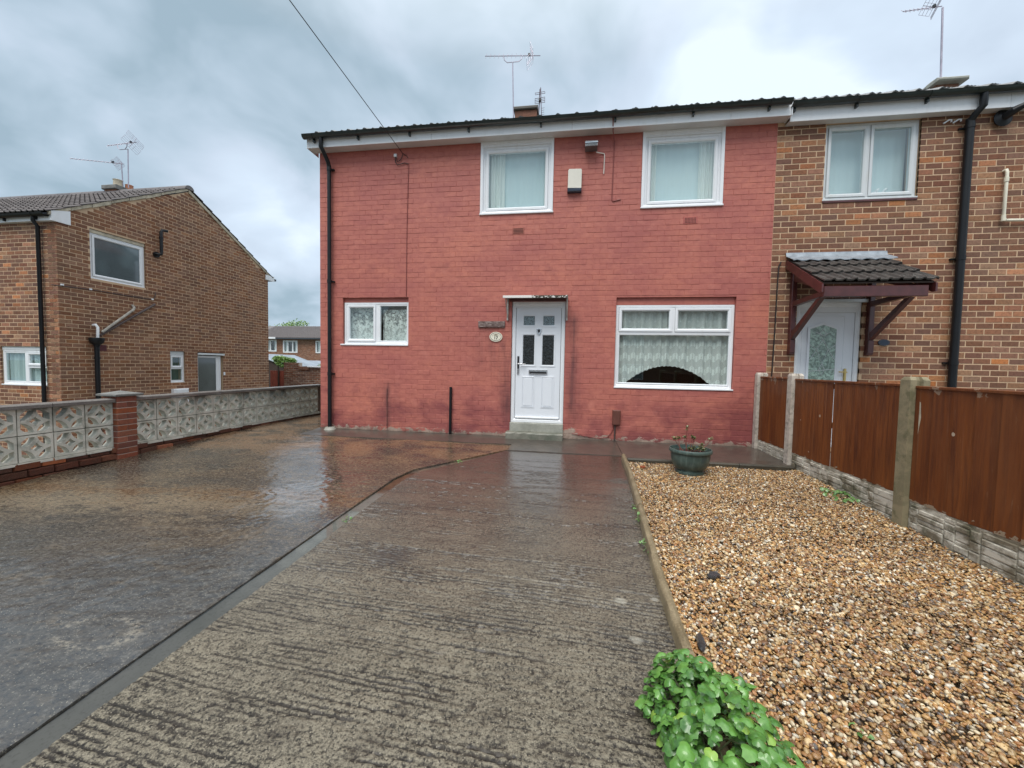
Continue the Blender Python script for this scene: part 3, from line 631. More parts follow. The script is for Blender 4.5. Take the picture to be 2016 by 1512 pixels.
CHX = [(-.88, -.90), (-1.20, -1.38), (-1.56, -1.86), (-1.80, -2.16), (-1.86, -2.45), (-1.88, -3.3), (-1.88, -4.2), (-1.90, -5.1), (-1.91, -9.0)]   # right edge of the channel
CHL = [(-.88, -.87), (-1.24, -1.31), (-1.63, -1.77), (-1.90, -2.10), (-1.985, -2.45), (-2.01, -3.3), (-2.02, -4.2), (-2.04, -5.1), (-2.08, -9.0)]   # left edge
def interp(pl, y):
    ys = [-p[1] for p in pl]; xs = [p[0] for p in pl]; return np.interp(-y, ys, xs)
def grid(name, mat, ys, xl, xr, nu, zfun, relief=False):
    U = np.linspace(0, 1, nu+1); Y = np.array(ys); XL = xl(Y); XR = xr(Y); X = XL[:, None]+(XR-XL)[:, None]*U[None, :]; YY = np.repeat(Y[:, None], nu+1, 1)
    Z, rel = zfun(X, YY)
    def pad(A, dz=0.0):
        A = np.concatenate([A[:, :1]-dz, A, A[:, -1:]-dz], 1); return np.concatenate([A[:1]-dz, A, A[-1:]-dz], 0)
    X = pad(X); YY = pad(YY); Z = pad(Z, .06); rel = pad(rel); nu += 2; Y = np.concatenate([Y[:1], Y, Y[-1:]])
    V = np.stack([X, YY, Z], -1).reshape(-1, 3); nr = len(Y); idx = np.arange(nr*(nu+1)).reshape(nr, nu+1)
    F = np.stack([idx[1:, :-1], idx[1:, 1:], idx[:-1, 1:], idx[:-1, :-1]], -1).reshape(-1, 4)
    me = bpy.data.meshes.new(name); me.vertices.add(len(V)); me.vertices.foreach_set('co', V.astype(np.float32).ravel())
    me.loops.add(F.size); me.loops.foreach_set('vertex_index', F.astype(np.int32).ravel()); me.polygons.add(len(F)); me.polygons.foreach_set('loop_start', np.arange(0, F.size, 4, dtype=np.int32))
    try: me.polygons.foreach_set('loop_total', np.full(len(F), 4, dtype=np.int32))
    except Exception: pass
    me.update(calc_edges=True); me.validate()
    at = me.attributes.new('relief', 'FLOAT', 'POINT'); at.data.foreach_set('value', rel.astype(np.float32).ravel())
    me.polygons.foreach_set('use_smooth', [True]*len(me.polygons)); me.materials.append(MATS[mat])
    me.set_sharp_from_angle(angle=math.radians(62))
    o = bpy.data.objects.new(name, me); COL.objects.link(o); return tag(o, kind='structure')
def GZ(Y): return .042*np.minimum(Y, 0)
def ys_list(y0, y1, step0, step1):
    o = [y0]
    while o[-1] > y1:
        t = (o[-1]-y0)/(y1-y0); o.append(o[-1]-(step0+(step1-step0)*t))
    return o
def slab_z(X, Y):
    n = (vnoise(X*1.2+9, Y*1.7+30, 1)-.5)*.012+(vnoise(X*4+5, Y*6+50, 2)-.5)*.005+(vnoise(X*14, Y*22+90, 3)-.5)*.0034+(vnoise(X*38, Y*46+90, 8)-.5)*.0024
    lip = np.clip(1-(interp(CHL, Y)-X)/.02, 0, 1)*(Y > -8)*.002
    return GZ(Y)+.001+n+lip, n*60+.5
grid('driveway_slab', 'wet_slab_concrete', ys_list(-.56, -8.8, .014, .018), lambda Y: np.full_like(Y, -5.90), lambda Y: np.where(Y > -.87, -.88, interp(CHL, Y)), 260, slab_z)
def path_z(X, Y):
    Ys = Y+.055*X+.012*(vnoise(X*1.5, Y*1.5+40, 4)-.5)*2
    per = .031; ph = Ys/per+.9*vnoise(X*.8+3, Y*1.6+70, 5)+.25*vnoise(X*5+3, Y*4+70, 25)
    k = np.floor(ph).astype(int) % 256; fr = ph-np.floor(ph); jit = np.random.default_rng(3).random(256)[k]*.4-.2
    d = np.abs(fr-.5-jit); wdt = .11+.10*np.random.default_rng(8).random(256)[k]
    g = np.exp(-(d/wdt)**2)          # one furrow per pull of the board, ragged and fading along its length
    amp = np.random.default_rng(5).random(256)[k]**.8*1.0+.25
    fade = np.clip(vnoise(X*3.1+20, Y*16+20, 6)*2.0-.45, 0, 1); smoothend = np.clip((-1.15-Y)/.6, 0, 1)
    pit = vnoise(X*58, Y*80+11, 7); pit2 = vnoise(X*64, Y*84+31, 9); pit3 = vnoise(X*11+4, Y*34+3, 12); rag = vnoise(X*42+9, Y*30+3, 19)
    near = np.clip((-2.4-Y)/2.2, 0, 1)
    gg = g*amp*fade*(.55+.9*rag)
    hole = np.clip((.40-pit)/.2, 0, 1)*(.25+.75*near)*.7
    h = -.0062*gg-.0040*hole+(.0012+.0026*near)*(pit2-.5)+.0040*(pit3-.5)*near
    rel = np.clip(1-.90*gg-.45*hole+.25*(pit2-.5), 0, 1)
    joint = np.exp(-((Y+.055*X+4.19)/.010)**2)*.006*(X > -.9)
    return GZ(Y)+.001+h*smoothend+(vnoise(X*1.3+2, Y*1.3+60, 10)-.5)*.006-joint, rel
def kerbx(Y): return .82+(Y+1.1)*.0545-.02
grid('path', 'tamped_path_concrete', ys_list(-.93, -6.2, .0085, .0062), lambda Y: interp(CHX, Y), kerbx, 240, path_z)
def flat_z(X, Y): return GZ(Y)+.001, X*0+.5
grid('path', 'tamped_path_concrete', [-6.2, -7, -8.8], lambda Y: interp(CHX, Y), kerbx, 4, flat_z)
# channel bed, a hand's breadth wide and sunk between slab and path
def chan_z(X, Y): return GZ(Y)-.016+(vnoise(X*8, Y*8+20, 13)-.5)*.006, X*0
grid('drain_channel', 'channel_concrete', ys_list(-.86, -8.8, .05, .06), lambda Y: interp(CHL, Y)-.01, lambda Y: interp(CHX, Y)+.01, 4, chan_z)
def wat_z(X, Y): return GZ(Y)-.0075-.0020*np.sin(Y*1.9+.6), X*0
grid('water', 'channel_water', ys_list(-2.2, -8.8, .1, .1), lambda Y: interp(CHL, Y)-.005, lambda Y: interp(CHX, Y)+.005, 2, wat_z)
# apron strip along the house, the passage beside it, the bed under the gravel
def apron_z(X, Y): return GZ(Y)+.009+(vnoise(X*2, Y*5+20, 14)-.5)*.008+(vnoise(X*20, Y*30+20, 15)-.5)*.002, X*0
grid('apron', 'dark_apron_concrete', ys_list(.02, -.558, .03, .03), lambda Y: np.full_like(Y, -4.62), lambda Y: np.full_like(Y, -.88), 160, apron_z)
grid('apron', 'dark_apron_concrete', ys_list(.02, -.928, .03, .03), lambda Y: np.full_like(Y, -.879), lambda Y: np.full_like(Y, .80), 80, apron_z)
grid('apron', 'dark_apron_concrete', ys_list(.02, -1.14, .03, .03), lambda Y: np.full_like(Y, .801), lambda Y: np.full_like(Y, 2.98), 100, lambda X, Y: (GZ(Y)*.8+.016+(vnoise(X*3, Y*9+20, 14)-.5)*.006, X*0))
grid('passage', 'wet_slab_concrete', ys_list(7.9, -.60, .1, .1), lambda Y: np.full_like(Y, -5.90), lambda Y: np.full_like(Y, -4.6), 30, lambda X, Y: (GZ(Y)-.002+(vnoise(X*2, Y*2+20, 14)-.5)*.006, X*0))
m = MB(); m.add([(.60, -8.8, gz(-8.8)-.05), (3.0, -8.8, gz(-8.8)-.05), (3.0, -1.15, gz(-1.15)-.05), (.80, -1.15, gz(-1.15)-.05)], [(0, 1, 2, 3)]); tag(m.build('gravel_bed', 'gravel_bed_soil', recalc=False), kind='structure')
m = MB(); m.box(-10.87, -6.12, -12, 9, -1.0, -.93); tag(m.build('neighbouring_passage', 'passage_concrete'), kind='structure')
m = MB(); m.box(3.07, 9.5, -8.8, -.02, -.30, -.02); m.v = [(x, y, z+(gz(y) if z > -.1 else 0)) for x, y, z in m.v]; tag(m.build('neighbouring_path', 'passage_concrete'), kind='structure')
m = MB(); m.box(-60, 60, -10.8, -8.81, -.60, -.36); tag(m.build('pavement', 'passage_concrete'), kind='structure')
m = MB(); m.box(-60, 60, -17.5, -10.81, -.62, -.48); tag(m.build('road', 'road_asphalt'), kind='structure')

# ================================================================== THE RED HOUSE
def seg_tiles(parent, matname, T, u0, u1, ncol, nrow, w, gauge, slope, n_single, camlocal, roll='single', lift=.03, skip=None, only=None, thick=.02, seed=3):
    """interlocking tiles on a pitch that climbs from canonical (y=0,z=0) towards +y; T moves it into place"""
    if roll == 'single': prof = [(0, 0), (.55*w, 0), (.64*w, .010), (.70*w, .028), (.78*w, .040), (.87*w, .030), (1.0*w, .004)]
    elif roll == 'double': prof = [(0, 0), (.30*w, 0), (.36*w, .02), (.45*w, .02), (.50*w, 0), (.80*w, 0), (.86*w, .02), (.95*w, .02), (1.0*w, 0)]
    else: prof = [(0, 0), (.42*w, 0), (.50*w, .016), (.62*w, .026), (.86*w, .026), (1.0*w, .004)]
    Lg = gauge+.05; V = []; n = len(prof)
    for (yy, zz) in ((0, lift), (0, lift-thick), (Lg, lift-gauge*0-lift*.95), ):
        for (x, z) in prof: V.append((x-w/2, yy, z+zz))
    F = [tuple((k+1, k, n+k, n+k+1)) for k in range(n-1)]+[(k, k+1, 2*n+k+1, 2*n+k) for k in range(n-1)]+[tuple([n-1, 2*n-1, 3*n-1])]+[(0, 2*n, n)]
    mb = MB(); mb.add(V, F); base = mb.mesh('roof_tile', matname, None, True); 
    try: base.set_sharp_from_angle(angle=math.radians(35))
    except Exception: pass
    ca, sa = math.cos(slope), math.sin(slope); Rm = Matrix.Rotation(slope, 4, 'X'); R = random.Random(seed); lst = []
    for r in range(nrow):
        for c in range(ncol):
            u = u0+(c+.5)*(u1-u0)/ncol; s = r*gauge
            if skip and skip(u, s): continue
            if only and not only(u, s): continue
            pos = T @ Vector((u, s*ca, s*sa)); lst.append(((pos-Vector(camlocal)).length, pos, r, c))
    lst.sort(key=lambda t: t[0]); rest = MB(); Tr = T.to_3x3().to_4x4() @ Rm
    for k, (d, pos, r, c) in enumerate(lst):
        jz = R.uniform(-.003, .003)
        if k < n_single: inst('roof_tile', base, parent, pos+Vector((0, 0, jz)), (Tr @ Matrix.Rotation(R.uniform(-.006, .006), 4, 'Z')).to_euler())
        else: rest.add([tuple(Tr @ Vector(v)+pos) for v in mb.v], mb.f, R.random())
    if rest.v: rest.build('roof_tiles', matname, parent, smooth=True, recalc=False, rnd=True, kind='stuff', sharp=35)

RX0, RX1, PX = -4.60, 3.085, 9.6
SOF = 5.045
def gutter(parent, mat, x0, x1, yc, zt, r, name='gutter', brackets=None, joints=None):
    m = MB(); pr = [(yc-r*math.cos(PI*i/10), zt-r*math.sin(PI*i/10)*.95) for i in range(11)]; pi = [(yc-(r-.004)*math.cos(PI*i/10), zt-(r-.004)*math.sin(PI*i/10)*.95) for i in range(10, -1, -1)]
    m.extrude([(yc-r-.004, zt+.004), *pr, *pi, (yc-r+.004, zt+.004)], 'x', x0, x1); g = m.build(name, mat, parent, smooth=True)
    for bx in (brackets or []):
        b = MB(); q = [(yc-(r+.007)*math.cos(PI*i/8), zt-(r+.007)*math.sin(PI*i/8)*.95) for i in range(9)]; q2 = [(yc-(r+.001)*math.cos(PI*i/8), zt-(r+.001)*math.sin(PI*i/8)*.95) for i in range(8, -1, -1)]
        b.extrude(q+q2, 'x', bx-.015, bx+.015); b.box(bx-.013, bx+.013, yc+r*.2, yc+r+.012, zt-r*1.7, zt-r*.75); b.build('gutter_bracket', mat, g, smooth=True)
    for bx in (joints or []):
        b = MB(); q = [(yc-(r+.006)*math.cos(PI*i/8), zt+.003-(r+.006)*math.sin(PI*i/8)*.95) for i in range(9)]; q2 = [(yc-(r+.001)*math.cos(PI*i/8), zt-(r+.001)*math.sin(PI*i/8)*.95) for i in range(8, -1, -1)]
        b.extrude(q+q2, 'x', bx-.05, bx+.05); b.build('gutter_joint', mat, g, smooth=True)
    return g

def red_house():
    H = thing('terraced_house', (-.75, 0, 0), 'end terrace house with red painted brick front and white door', 'house')
    UL = (-1.59, -.34, 3.84, SOF); UR = (1.084, 2.33, 3.845, SOF); LR = (.748, 2.60, .90, 2.403); LL = (-4.148, -2.878, 1.56, 2.43); DR = (-.998, -.082, .10, 2.345)
    holes = [UL, UR, LR, LL, DR]
    m = MB(); gap_wall(m, RX0, RX1, -.15, SOF+.2, .0035, .26, holes); w = m.build('wall', 'red_masonry_paint', H)
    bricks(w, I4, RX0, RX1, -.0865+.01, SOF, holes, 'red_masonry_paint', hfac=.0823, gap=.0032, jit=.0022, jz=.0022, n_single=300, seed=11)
    # body of the house behind the front
    m = MB(); m.box(RX0, RX0+.24, .26, 6.2, -.15, SOF+.2); m.box(RX0, RX1, 6.2, 6.44, -.15, SOF+.2); m.box(RX1-.12, RX1+.12, .26, 6.2, -.15, SOF+.2); m.box(RX0+.24, RX1-.12, .26, 6.2, -.1, .0); m.box(RX0+.24, RX1-.12, .26, 6.2, 2.55, 2.75); m.box(RX0+.24, RX1-.12, .26, 6.2, SOF, SOF+.1); m.box(RX0+.24, RX1-.12, 3.2, 3.3, .0, SOF)
    m.box(-1.3, -1.2, .27, 3.2, .0, 2.55); m.box(.2, .3, .27, 3.2, 0, SOF)
    m.build('inner_walls', 'interior_dark', H)
    # gable triangle of the far end
    m = MB(); m.extrude([(0, SOF+.2), (6.44, SOF+.2), (3.2, 7.05)], 'x', RX0, RX0+.24); m.build('gable', 'red_masonry_paint', H)
    # recessed lintels above the ground floor windows
    m = MB(); m.cbox(LR[0]+.002, LR[1]-.002, .045, .2, 2.283, 2.40, .003); m.build('lintel', 'red_masonry_paint', H)
    m = MB(); m.cbox(LL[0]+.002, LL[1]-.002, .05, .2, 2.350, 2.428, .003); m.build('lintel', 'red_masonry_paint', H)
    # upper windows: white boxed surround, frame, one big sash
    for (a, b, c, d) in (UL, UR):
        sx = MB(); sx.ring(a+.002, b-.002, c-.01, d-.002, .045, -.012, .14, .006); sx.box(a+.047, b-.047, .0, .12, d-.085, d-.047)
        s = sx.build('window_surround', 'white_upvc', H)
        window(H, I4, a+.047, b-.047, c+.012, d-.085, .03, [(a+.092, b-.092, c+.055, d-.135, 's')], glass='upper_window_glass', sill=(a-.008, b+.010, c-.018, c+.006, .055), w=.048)
    window(H, I4, .755, 2.592, .925, 2.280, .05, [(.80, 1.652, 1.845, 2.235, 's'), (1.690, 2.550, 1.845, 2.235, 's'), (.80, 2.550, .975, 1.808, 'f')], sill=(.745, 2.607, .902, .925, .065), w=.045,
           trim=[(1.652, 1.690, .046, .10, 1.845, 2.235), (.80, 2.55, .044, .10, 1.808, 1.845)])
    window(H, I4, -4.135, -2.884, 1.59, 2.347, .05, [(-4.085, -3.52, 1.635, 2.305, 's'), (-3.455, -2.905, 1.635, 2.305, 'f')], sill=(-4.19, -2.880, 1.562, 1.588, .065), w=.045, trim=[(-3.52, -3.455, .046, .10, 1.635, 2.305)])
    # door
    m = MB(); fx0, fx1 = -.993, -.086
    m.add([], []); m.ring(fx0, fx1, .262, 2.342, .062, .028, .10, .014); m.box(fx0+.062, fx1-.062, .045, .10, 2.245, 2.28)
    df = m.build('door_frame', 'white_upvc', H)
    m = MB(); lx0, lx1, lz0, lz1 = -.925, -.155, .325, 2.243
    gl = [(-.800, -.605, 1.945, 2.105), (-.462, -.268, 1.945, 2.105), (-.803, -.605, 1.262, 1.775), (-.467, -.268, 1.262, 1.775)]
    gap_wall(m, lx0, lx1, lz0, lz1, .052, .096, gl); leaf = m.build('door', 'door_white', H, label='white panelled front door with four small obscure panes')
    for g in gl:
        m = MB(); m.ring(g[0]-.028, g[1]+.028, g[2]-.028, g[3]+.028, .030, .044, .06, .010); m.build('pane_surround', 'door_white', leaf)
        m = MB(); m.box(g[0], g[1], .064, .068, g[2], g[3]); m.build('pane', 'obscure_black_glass' if g[3] < 1.9 else 'obscure_grey_glass', leaf)
    for (a, b) in ((-.800, -.605), (-.462, -.268)):
        m = MB(); m.ring(a-.02, b+.02, .515, 1.075, .022, .047, .06, -.006); m.cbox(a+.004, b-.004, .044, .06, .539, 1.051, .018); m.build('door_panel', 'door_white', leaf)
    m = MB(); m.cbox(-.693, -.372, .030, .06, 1.105, 1.178, .006); lb = m.build('letterbox', 'chrome', leaf); m = MB(); m.box(-.680, -.385, .026, .0305, 1.112, 1.148); m.build('letterbox_slot', 'black_metal', leaf)
    m = MB(); m.cbox(-.897, -.863, .036, .06, 1.13, 1.41, .006); hd = m.build('handle', 'black_metal', leaf); m = MB(); m.cbox(-.900, -.860, .030, .05, 1.10, 1.19, .008); m.tube([(-.88, .045, 1.275), (-.88, .0, 1.275), (-.75, -.002, 1.268)], .009, 8); m.build('handle_lever', 'chrome', leaf, smooth=True)
    m = MB(); m.extrude([(-.573, 1.885), (-.489, 1.885), (-.489, 1.835), (-.510, 1.795), (-.531, 1.775), (-.552, 1.795), (-.573, 1.835)], 'y', .034, .06); kn = m.build('knocker', 'chrome', leaf)
    m = MB(); m.extrude([(-.553, 1.872), (-.509, 1.872), (-.509, 1.84), (-.531, 1.81), (-.553, 1.84)], 'y', .030, .0345); m.build('knocker_ring', 'black_metal', leaf)
    m = MB(); m.cbox(lx0+.005, lx1-.005, .018, .06, .33, .358, .006); m.build('weather_bar', 'white_upvc', leaf)
    # steps
    def rough_box(x0, x1, y0, y1, z0, z1, mat, name, c=.012, amp=.006, seed=0):
        R = random.Random(seed); m = MB(); n = 12; V = []; sec = [(y1, z0), (y0, z0), (y0, z1-c), (y0+c*.4, z1-c*.3), (y0+c, z1), (y1, z1)]
        for i in range(n+1):
            x = x0+(x1-x0)*i/n
            for (y, z) in sec: V.append((x, y+(R.uniform(-amp, amp) if y < y1 else 0), z+(R.uniform(-amp, amp)*.5 if z > z0 else 0)))
        F = []; k = len(sec)
        for i in range(n):
            for j in range(k-1): F.append((i*k+j, i*k+j+1, (i+1)*k+j+1, (i+1)*k+j))
        F.append(tuple(range(k))); F.append(tuple(n*k+j for j in range(k-1, -1, -1)))
        m.add(V, F); return m.build(name, mat, H, smooth=False)
    rough_box(-1.0, -.083, -.035, .25, .113, .258, 'step_concrete', 'threshold', .01, .002, 2)
    rough_box(-1.045, -.082, -.185, .0, -.05, .112, 'mossy_step_concrete', 'doorstep', .02, .006, 4)
    # flat canopy over the door
    m = MB(); m.add([(-1.105, -.30, 2.352), (-.05, -.30, 2.352), (-.05, 0.0, 2.40), (-1.105, 0.0, 2.40), (-1.105, -.30, 2.362), (-.05, -.30, 2.362), (-.05, 0.0, 2.41), (-1.105, 0.0, 2.41)], [(0, 3, 2, 1), (4, 5, 6, 7), (0, 1, 5, 4), (1, 2, 6, 5), (2, 3, 7, 6), (3, 0, 4, 7)])
    cp = m.build('door_canopy', 'rusty_white_sheet', H); m = MB(); m.cbox(-1.110, -.045, -.312, -.300, 2.352, 2.392, .003); m.build('canopy_lip', 'mossy_white_lip', cp); m = MB(); m.box(-1.03, -.085, -.02, .0, 2.345, 2.398); m.build('canopy_batten', 'maroon_timber', cp)
    for x in (-1.072, -.062):
        m = MB(); m.box(x-.012, x+.012, -.028, .0, 2.02, 2.395); m.add([(x-.004, -.03, 2.06), (x+.004, -.03, 2.06), (x+.004, -.29, 2.352), (x-.004, -.29, 2.352), (x-.004, -.03, 2.11), (x+.004, -.03, 2.11), (x+.004, -.24, 2.356), (x-.004, -.24, 2.356)], [(0, 1, 2, 3), (4, 7, 6, 5), (0, 4, 5, 1), (1, 5, 6, 2), (0, 3, 7, 4)]); m.build('canopy_bracket', 'rusty_white_sheet', cp)
    # eaves
    m = MB(); m.box(RX0-.10, RX1+.085, -.185, .004, SOF, SOF+.010); sf = m.build('soffit', 'soffit_board', H)
    m = MB()
    xs = [RX0-.10, -2.40, -.05, 2.33, RX1+.085]
    for a, b in zip(xs[:-1], xs[1:]): m.cbox(a+.001, b-.001, -.197, -.186, SOF-.012, SOF+.150, .002)
    m.box(RX0-.112, RX0-.10, -.197, .12, SOF-.012, SOF+.15); m.box(RX1+.085, RX1+.097, -.21, .0, SOF-.012, SOF+.175); m.build('fascia', 'white_upvc', H)
    gutter(H, 'green_black_gutter', RX0-.13, RX1+.05, -.262, SOF+.165, .060, brackets=[-4.55, -3.72, -2.78, -1.75, -.55, .62, 1.78, 2.85], joints=[-3.9, -1.2, 1.3])
    # roof
    sl = math.atan(.6); T = Matrix.Translation((0, -.235, SOF+.168))
    m = MB(); m.extrude([(-.18, SOF+.13), (-.18, SOF+.165), (3.2, 7.15), (6.6, SOF+.165), (6.6, SOF+.13), (3.2, 7.10)], 'x', RX0-.09, RX1); rf = m.build('roof', 'dark_roof_tile', H)
    seg_tiles(rf, 'wet_grey_tile', T, RX0-.12, RX1, 26, 11, .298, .345, sl, 60, CAM, 'single')
    # chimney
    m = MB(); m.box(-1.43, -.91, 2.75, 3.3, 6.8, 7.30); ch = m.build('chimney', 'wet_base_brick', H); m = MB(); m.cbox(-1.46, -.88, 2.70, 3.37, 7.30, 7.385, .02); m.build('chimney_cap', 'mossy_edging', ch)
    m = MB(); m.lathe([(0, .12), (.05, .11), (.075, .06), (.08, 0)], (-1.15, 2.95, 7.385), 14); m.build('chimney_pot', 'pillar_cap_concrete', ch, smooth=True)
    # downpipe with swan neck
    m = MB(); x = -4.372; m.tube([(x-.03, -.255, SOF+.12), (x-.03, -.255, SOF-.03), (x-.01, -.20, SOF-.10), (x, -.09, SOF-.22), (x, -.062, SOF-.30)], .036, 12); m.tube([(x, -.062, SOF-.26), (x, -.062, 1.02)], .034, 14); m.tube([(x, -.062, 1.04), (x, -.062, .03)], .0355, 14)
    dp = m.build('downpipe', 'black_gutter_plastic', H, smooth=True)
    for z in (4.72, 2.72, 1.03):
        m = MB(); m.tube([(x, -.062, z-.03), (x, -.062, z+.03)], .041, 14); m.box(x+.03, x+.075, -.045, 0, z-.012, z+.012); m.build('pipe_clip', 'black_gutter_plastic', dp, smooth=True)
    m = MB(); m.lathe([(.0, .05), (.08, .045), (.11, 0)], (x+.02, -.08, 0.0), 12); m.build('pipe_foot', 'step_concrete', dp, smooth=True)
    # air bricks
    for (a, b, c, d, mt, rows) in ((-1.02, -.812, 3.485, 3.592, 'airbrick_terracotta', 1), (1.75, 1.968, 3.562, 3.672, 'airbrick_red', 0)):
        m = MB(); m.cbox(a, b, -.006, .02, c, d, .004); ab = m.build('air_brick', mt, H)
        m = MB()
        if rows:
            for k in range(4): m.box(a+.02, b-.02, -.0075, -.006, c+.014+k*.022, c+.022+k*.022)
        else:
            for k in range(4):
                for j in range(8): m.box(a+.025+j*.022, a+.037+j*.022, -.0075, -.006, c+.015+k*.022, c+.027+k*.022)
        m.build('air_holes', 'dark_hole', ab)
    return H
red_house()

# curtains of the red house, each a thing of its own
curtain('curtain', 'curtain_plain', 'pale curtain drawn to the left side of the upper window over the door', 'curtain', -1.45, -1.18, 3.9, 4.95, .115, waves=5, amp=.014, seed=1, group='plain curtains upstairs')
curtain('curtain', 'curtain_plain', 'narrow pale curtain edge at the right side of the upper window over the door', 'curtain', -.50, -.44, 3.9, 4.95, .115, waves=2, amp=.010, seed=2, group='plain curtains upstairs')
curtain('curtain', 'curtain_plain', 'pale curtain at the left side of the upper window beside the alarm box', 'curtain', 1.19, 1.33, 3.9, 4.95, .115, waves=3, amp=.014, seed=3, group='plain curtains upstairs')
curtain('curtain', 'curtain_plain', 'pale curtain at the right side of the upper window next to the brown house', 'curtain', 1.99, 2.22, 3.9, 4.95, .115, waves=4, amp=.016, seed=4, group='plain curtains upstairs')
for (a, b, l) in ((-1.50, -.42, 'blue grey net curtain behind the upper window over the door'), (1.15, 2.26, 'blue grey net curtain behind the upper window beside the brown brick house')):
    curtain('net_curtain', 'grey_net', l, 'net curtain', a, b, 3.86, 4.90, .15, waves=9, amp=.003, seed=5, group='net curtains')
def hem_arch(x):
    t = (x-.80)/(2.56-.80); z = .965+.31*max(0.0, 1-((t-.47)/.39)**2)**.95
    return z+.012*abs(math.sin(x*46))
curtain('net_curtain', 'lace_chevron', 'white lace net curtain with arched scalloped hem in the big ground floor window', 'net curtain', .79, 2.56, .97, 2.24, .15, waves=13, amp=.018, hem=hem_arch, seed=6, group='net curtains', nx=260)
curtain('net_curtain', 'lace_floral', 'floral lace net curtain in the left pane of the small ground floor window', 'net curtain', -4.09, -3.55, 1.60, 2.33, .15, waves=4, amp=.012, seed=7, group='net curtains')
curtain('net_curtain', 'lace_floral', 'floral lace net curtain below a dark gap in the small window, right pane', 'net curtain', -3.44, -2.88, 1.60, 2.23, .15, waves=4, amp=.012, seed=8, group='net curtains')

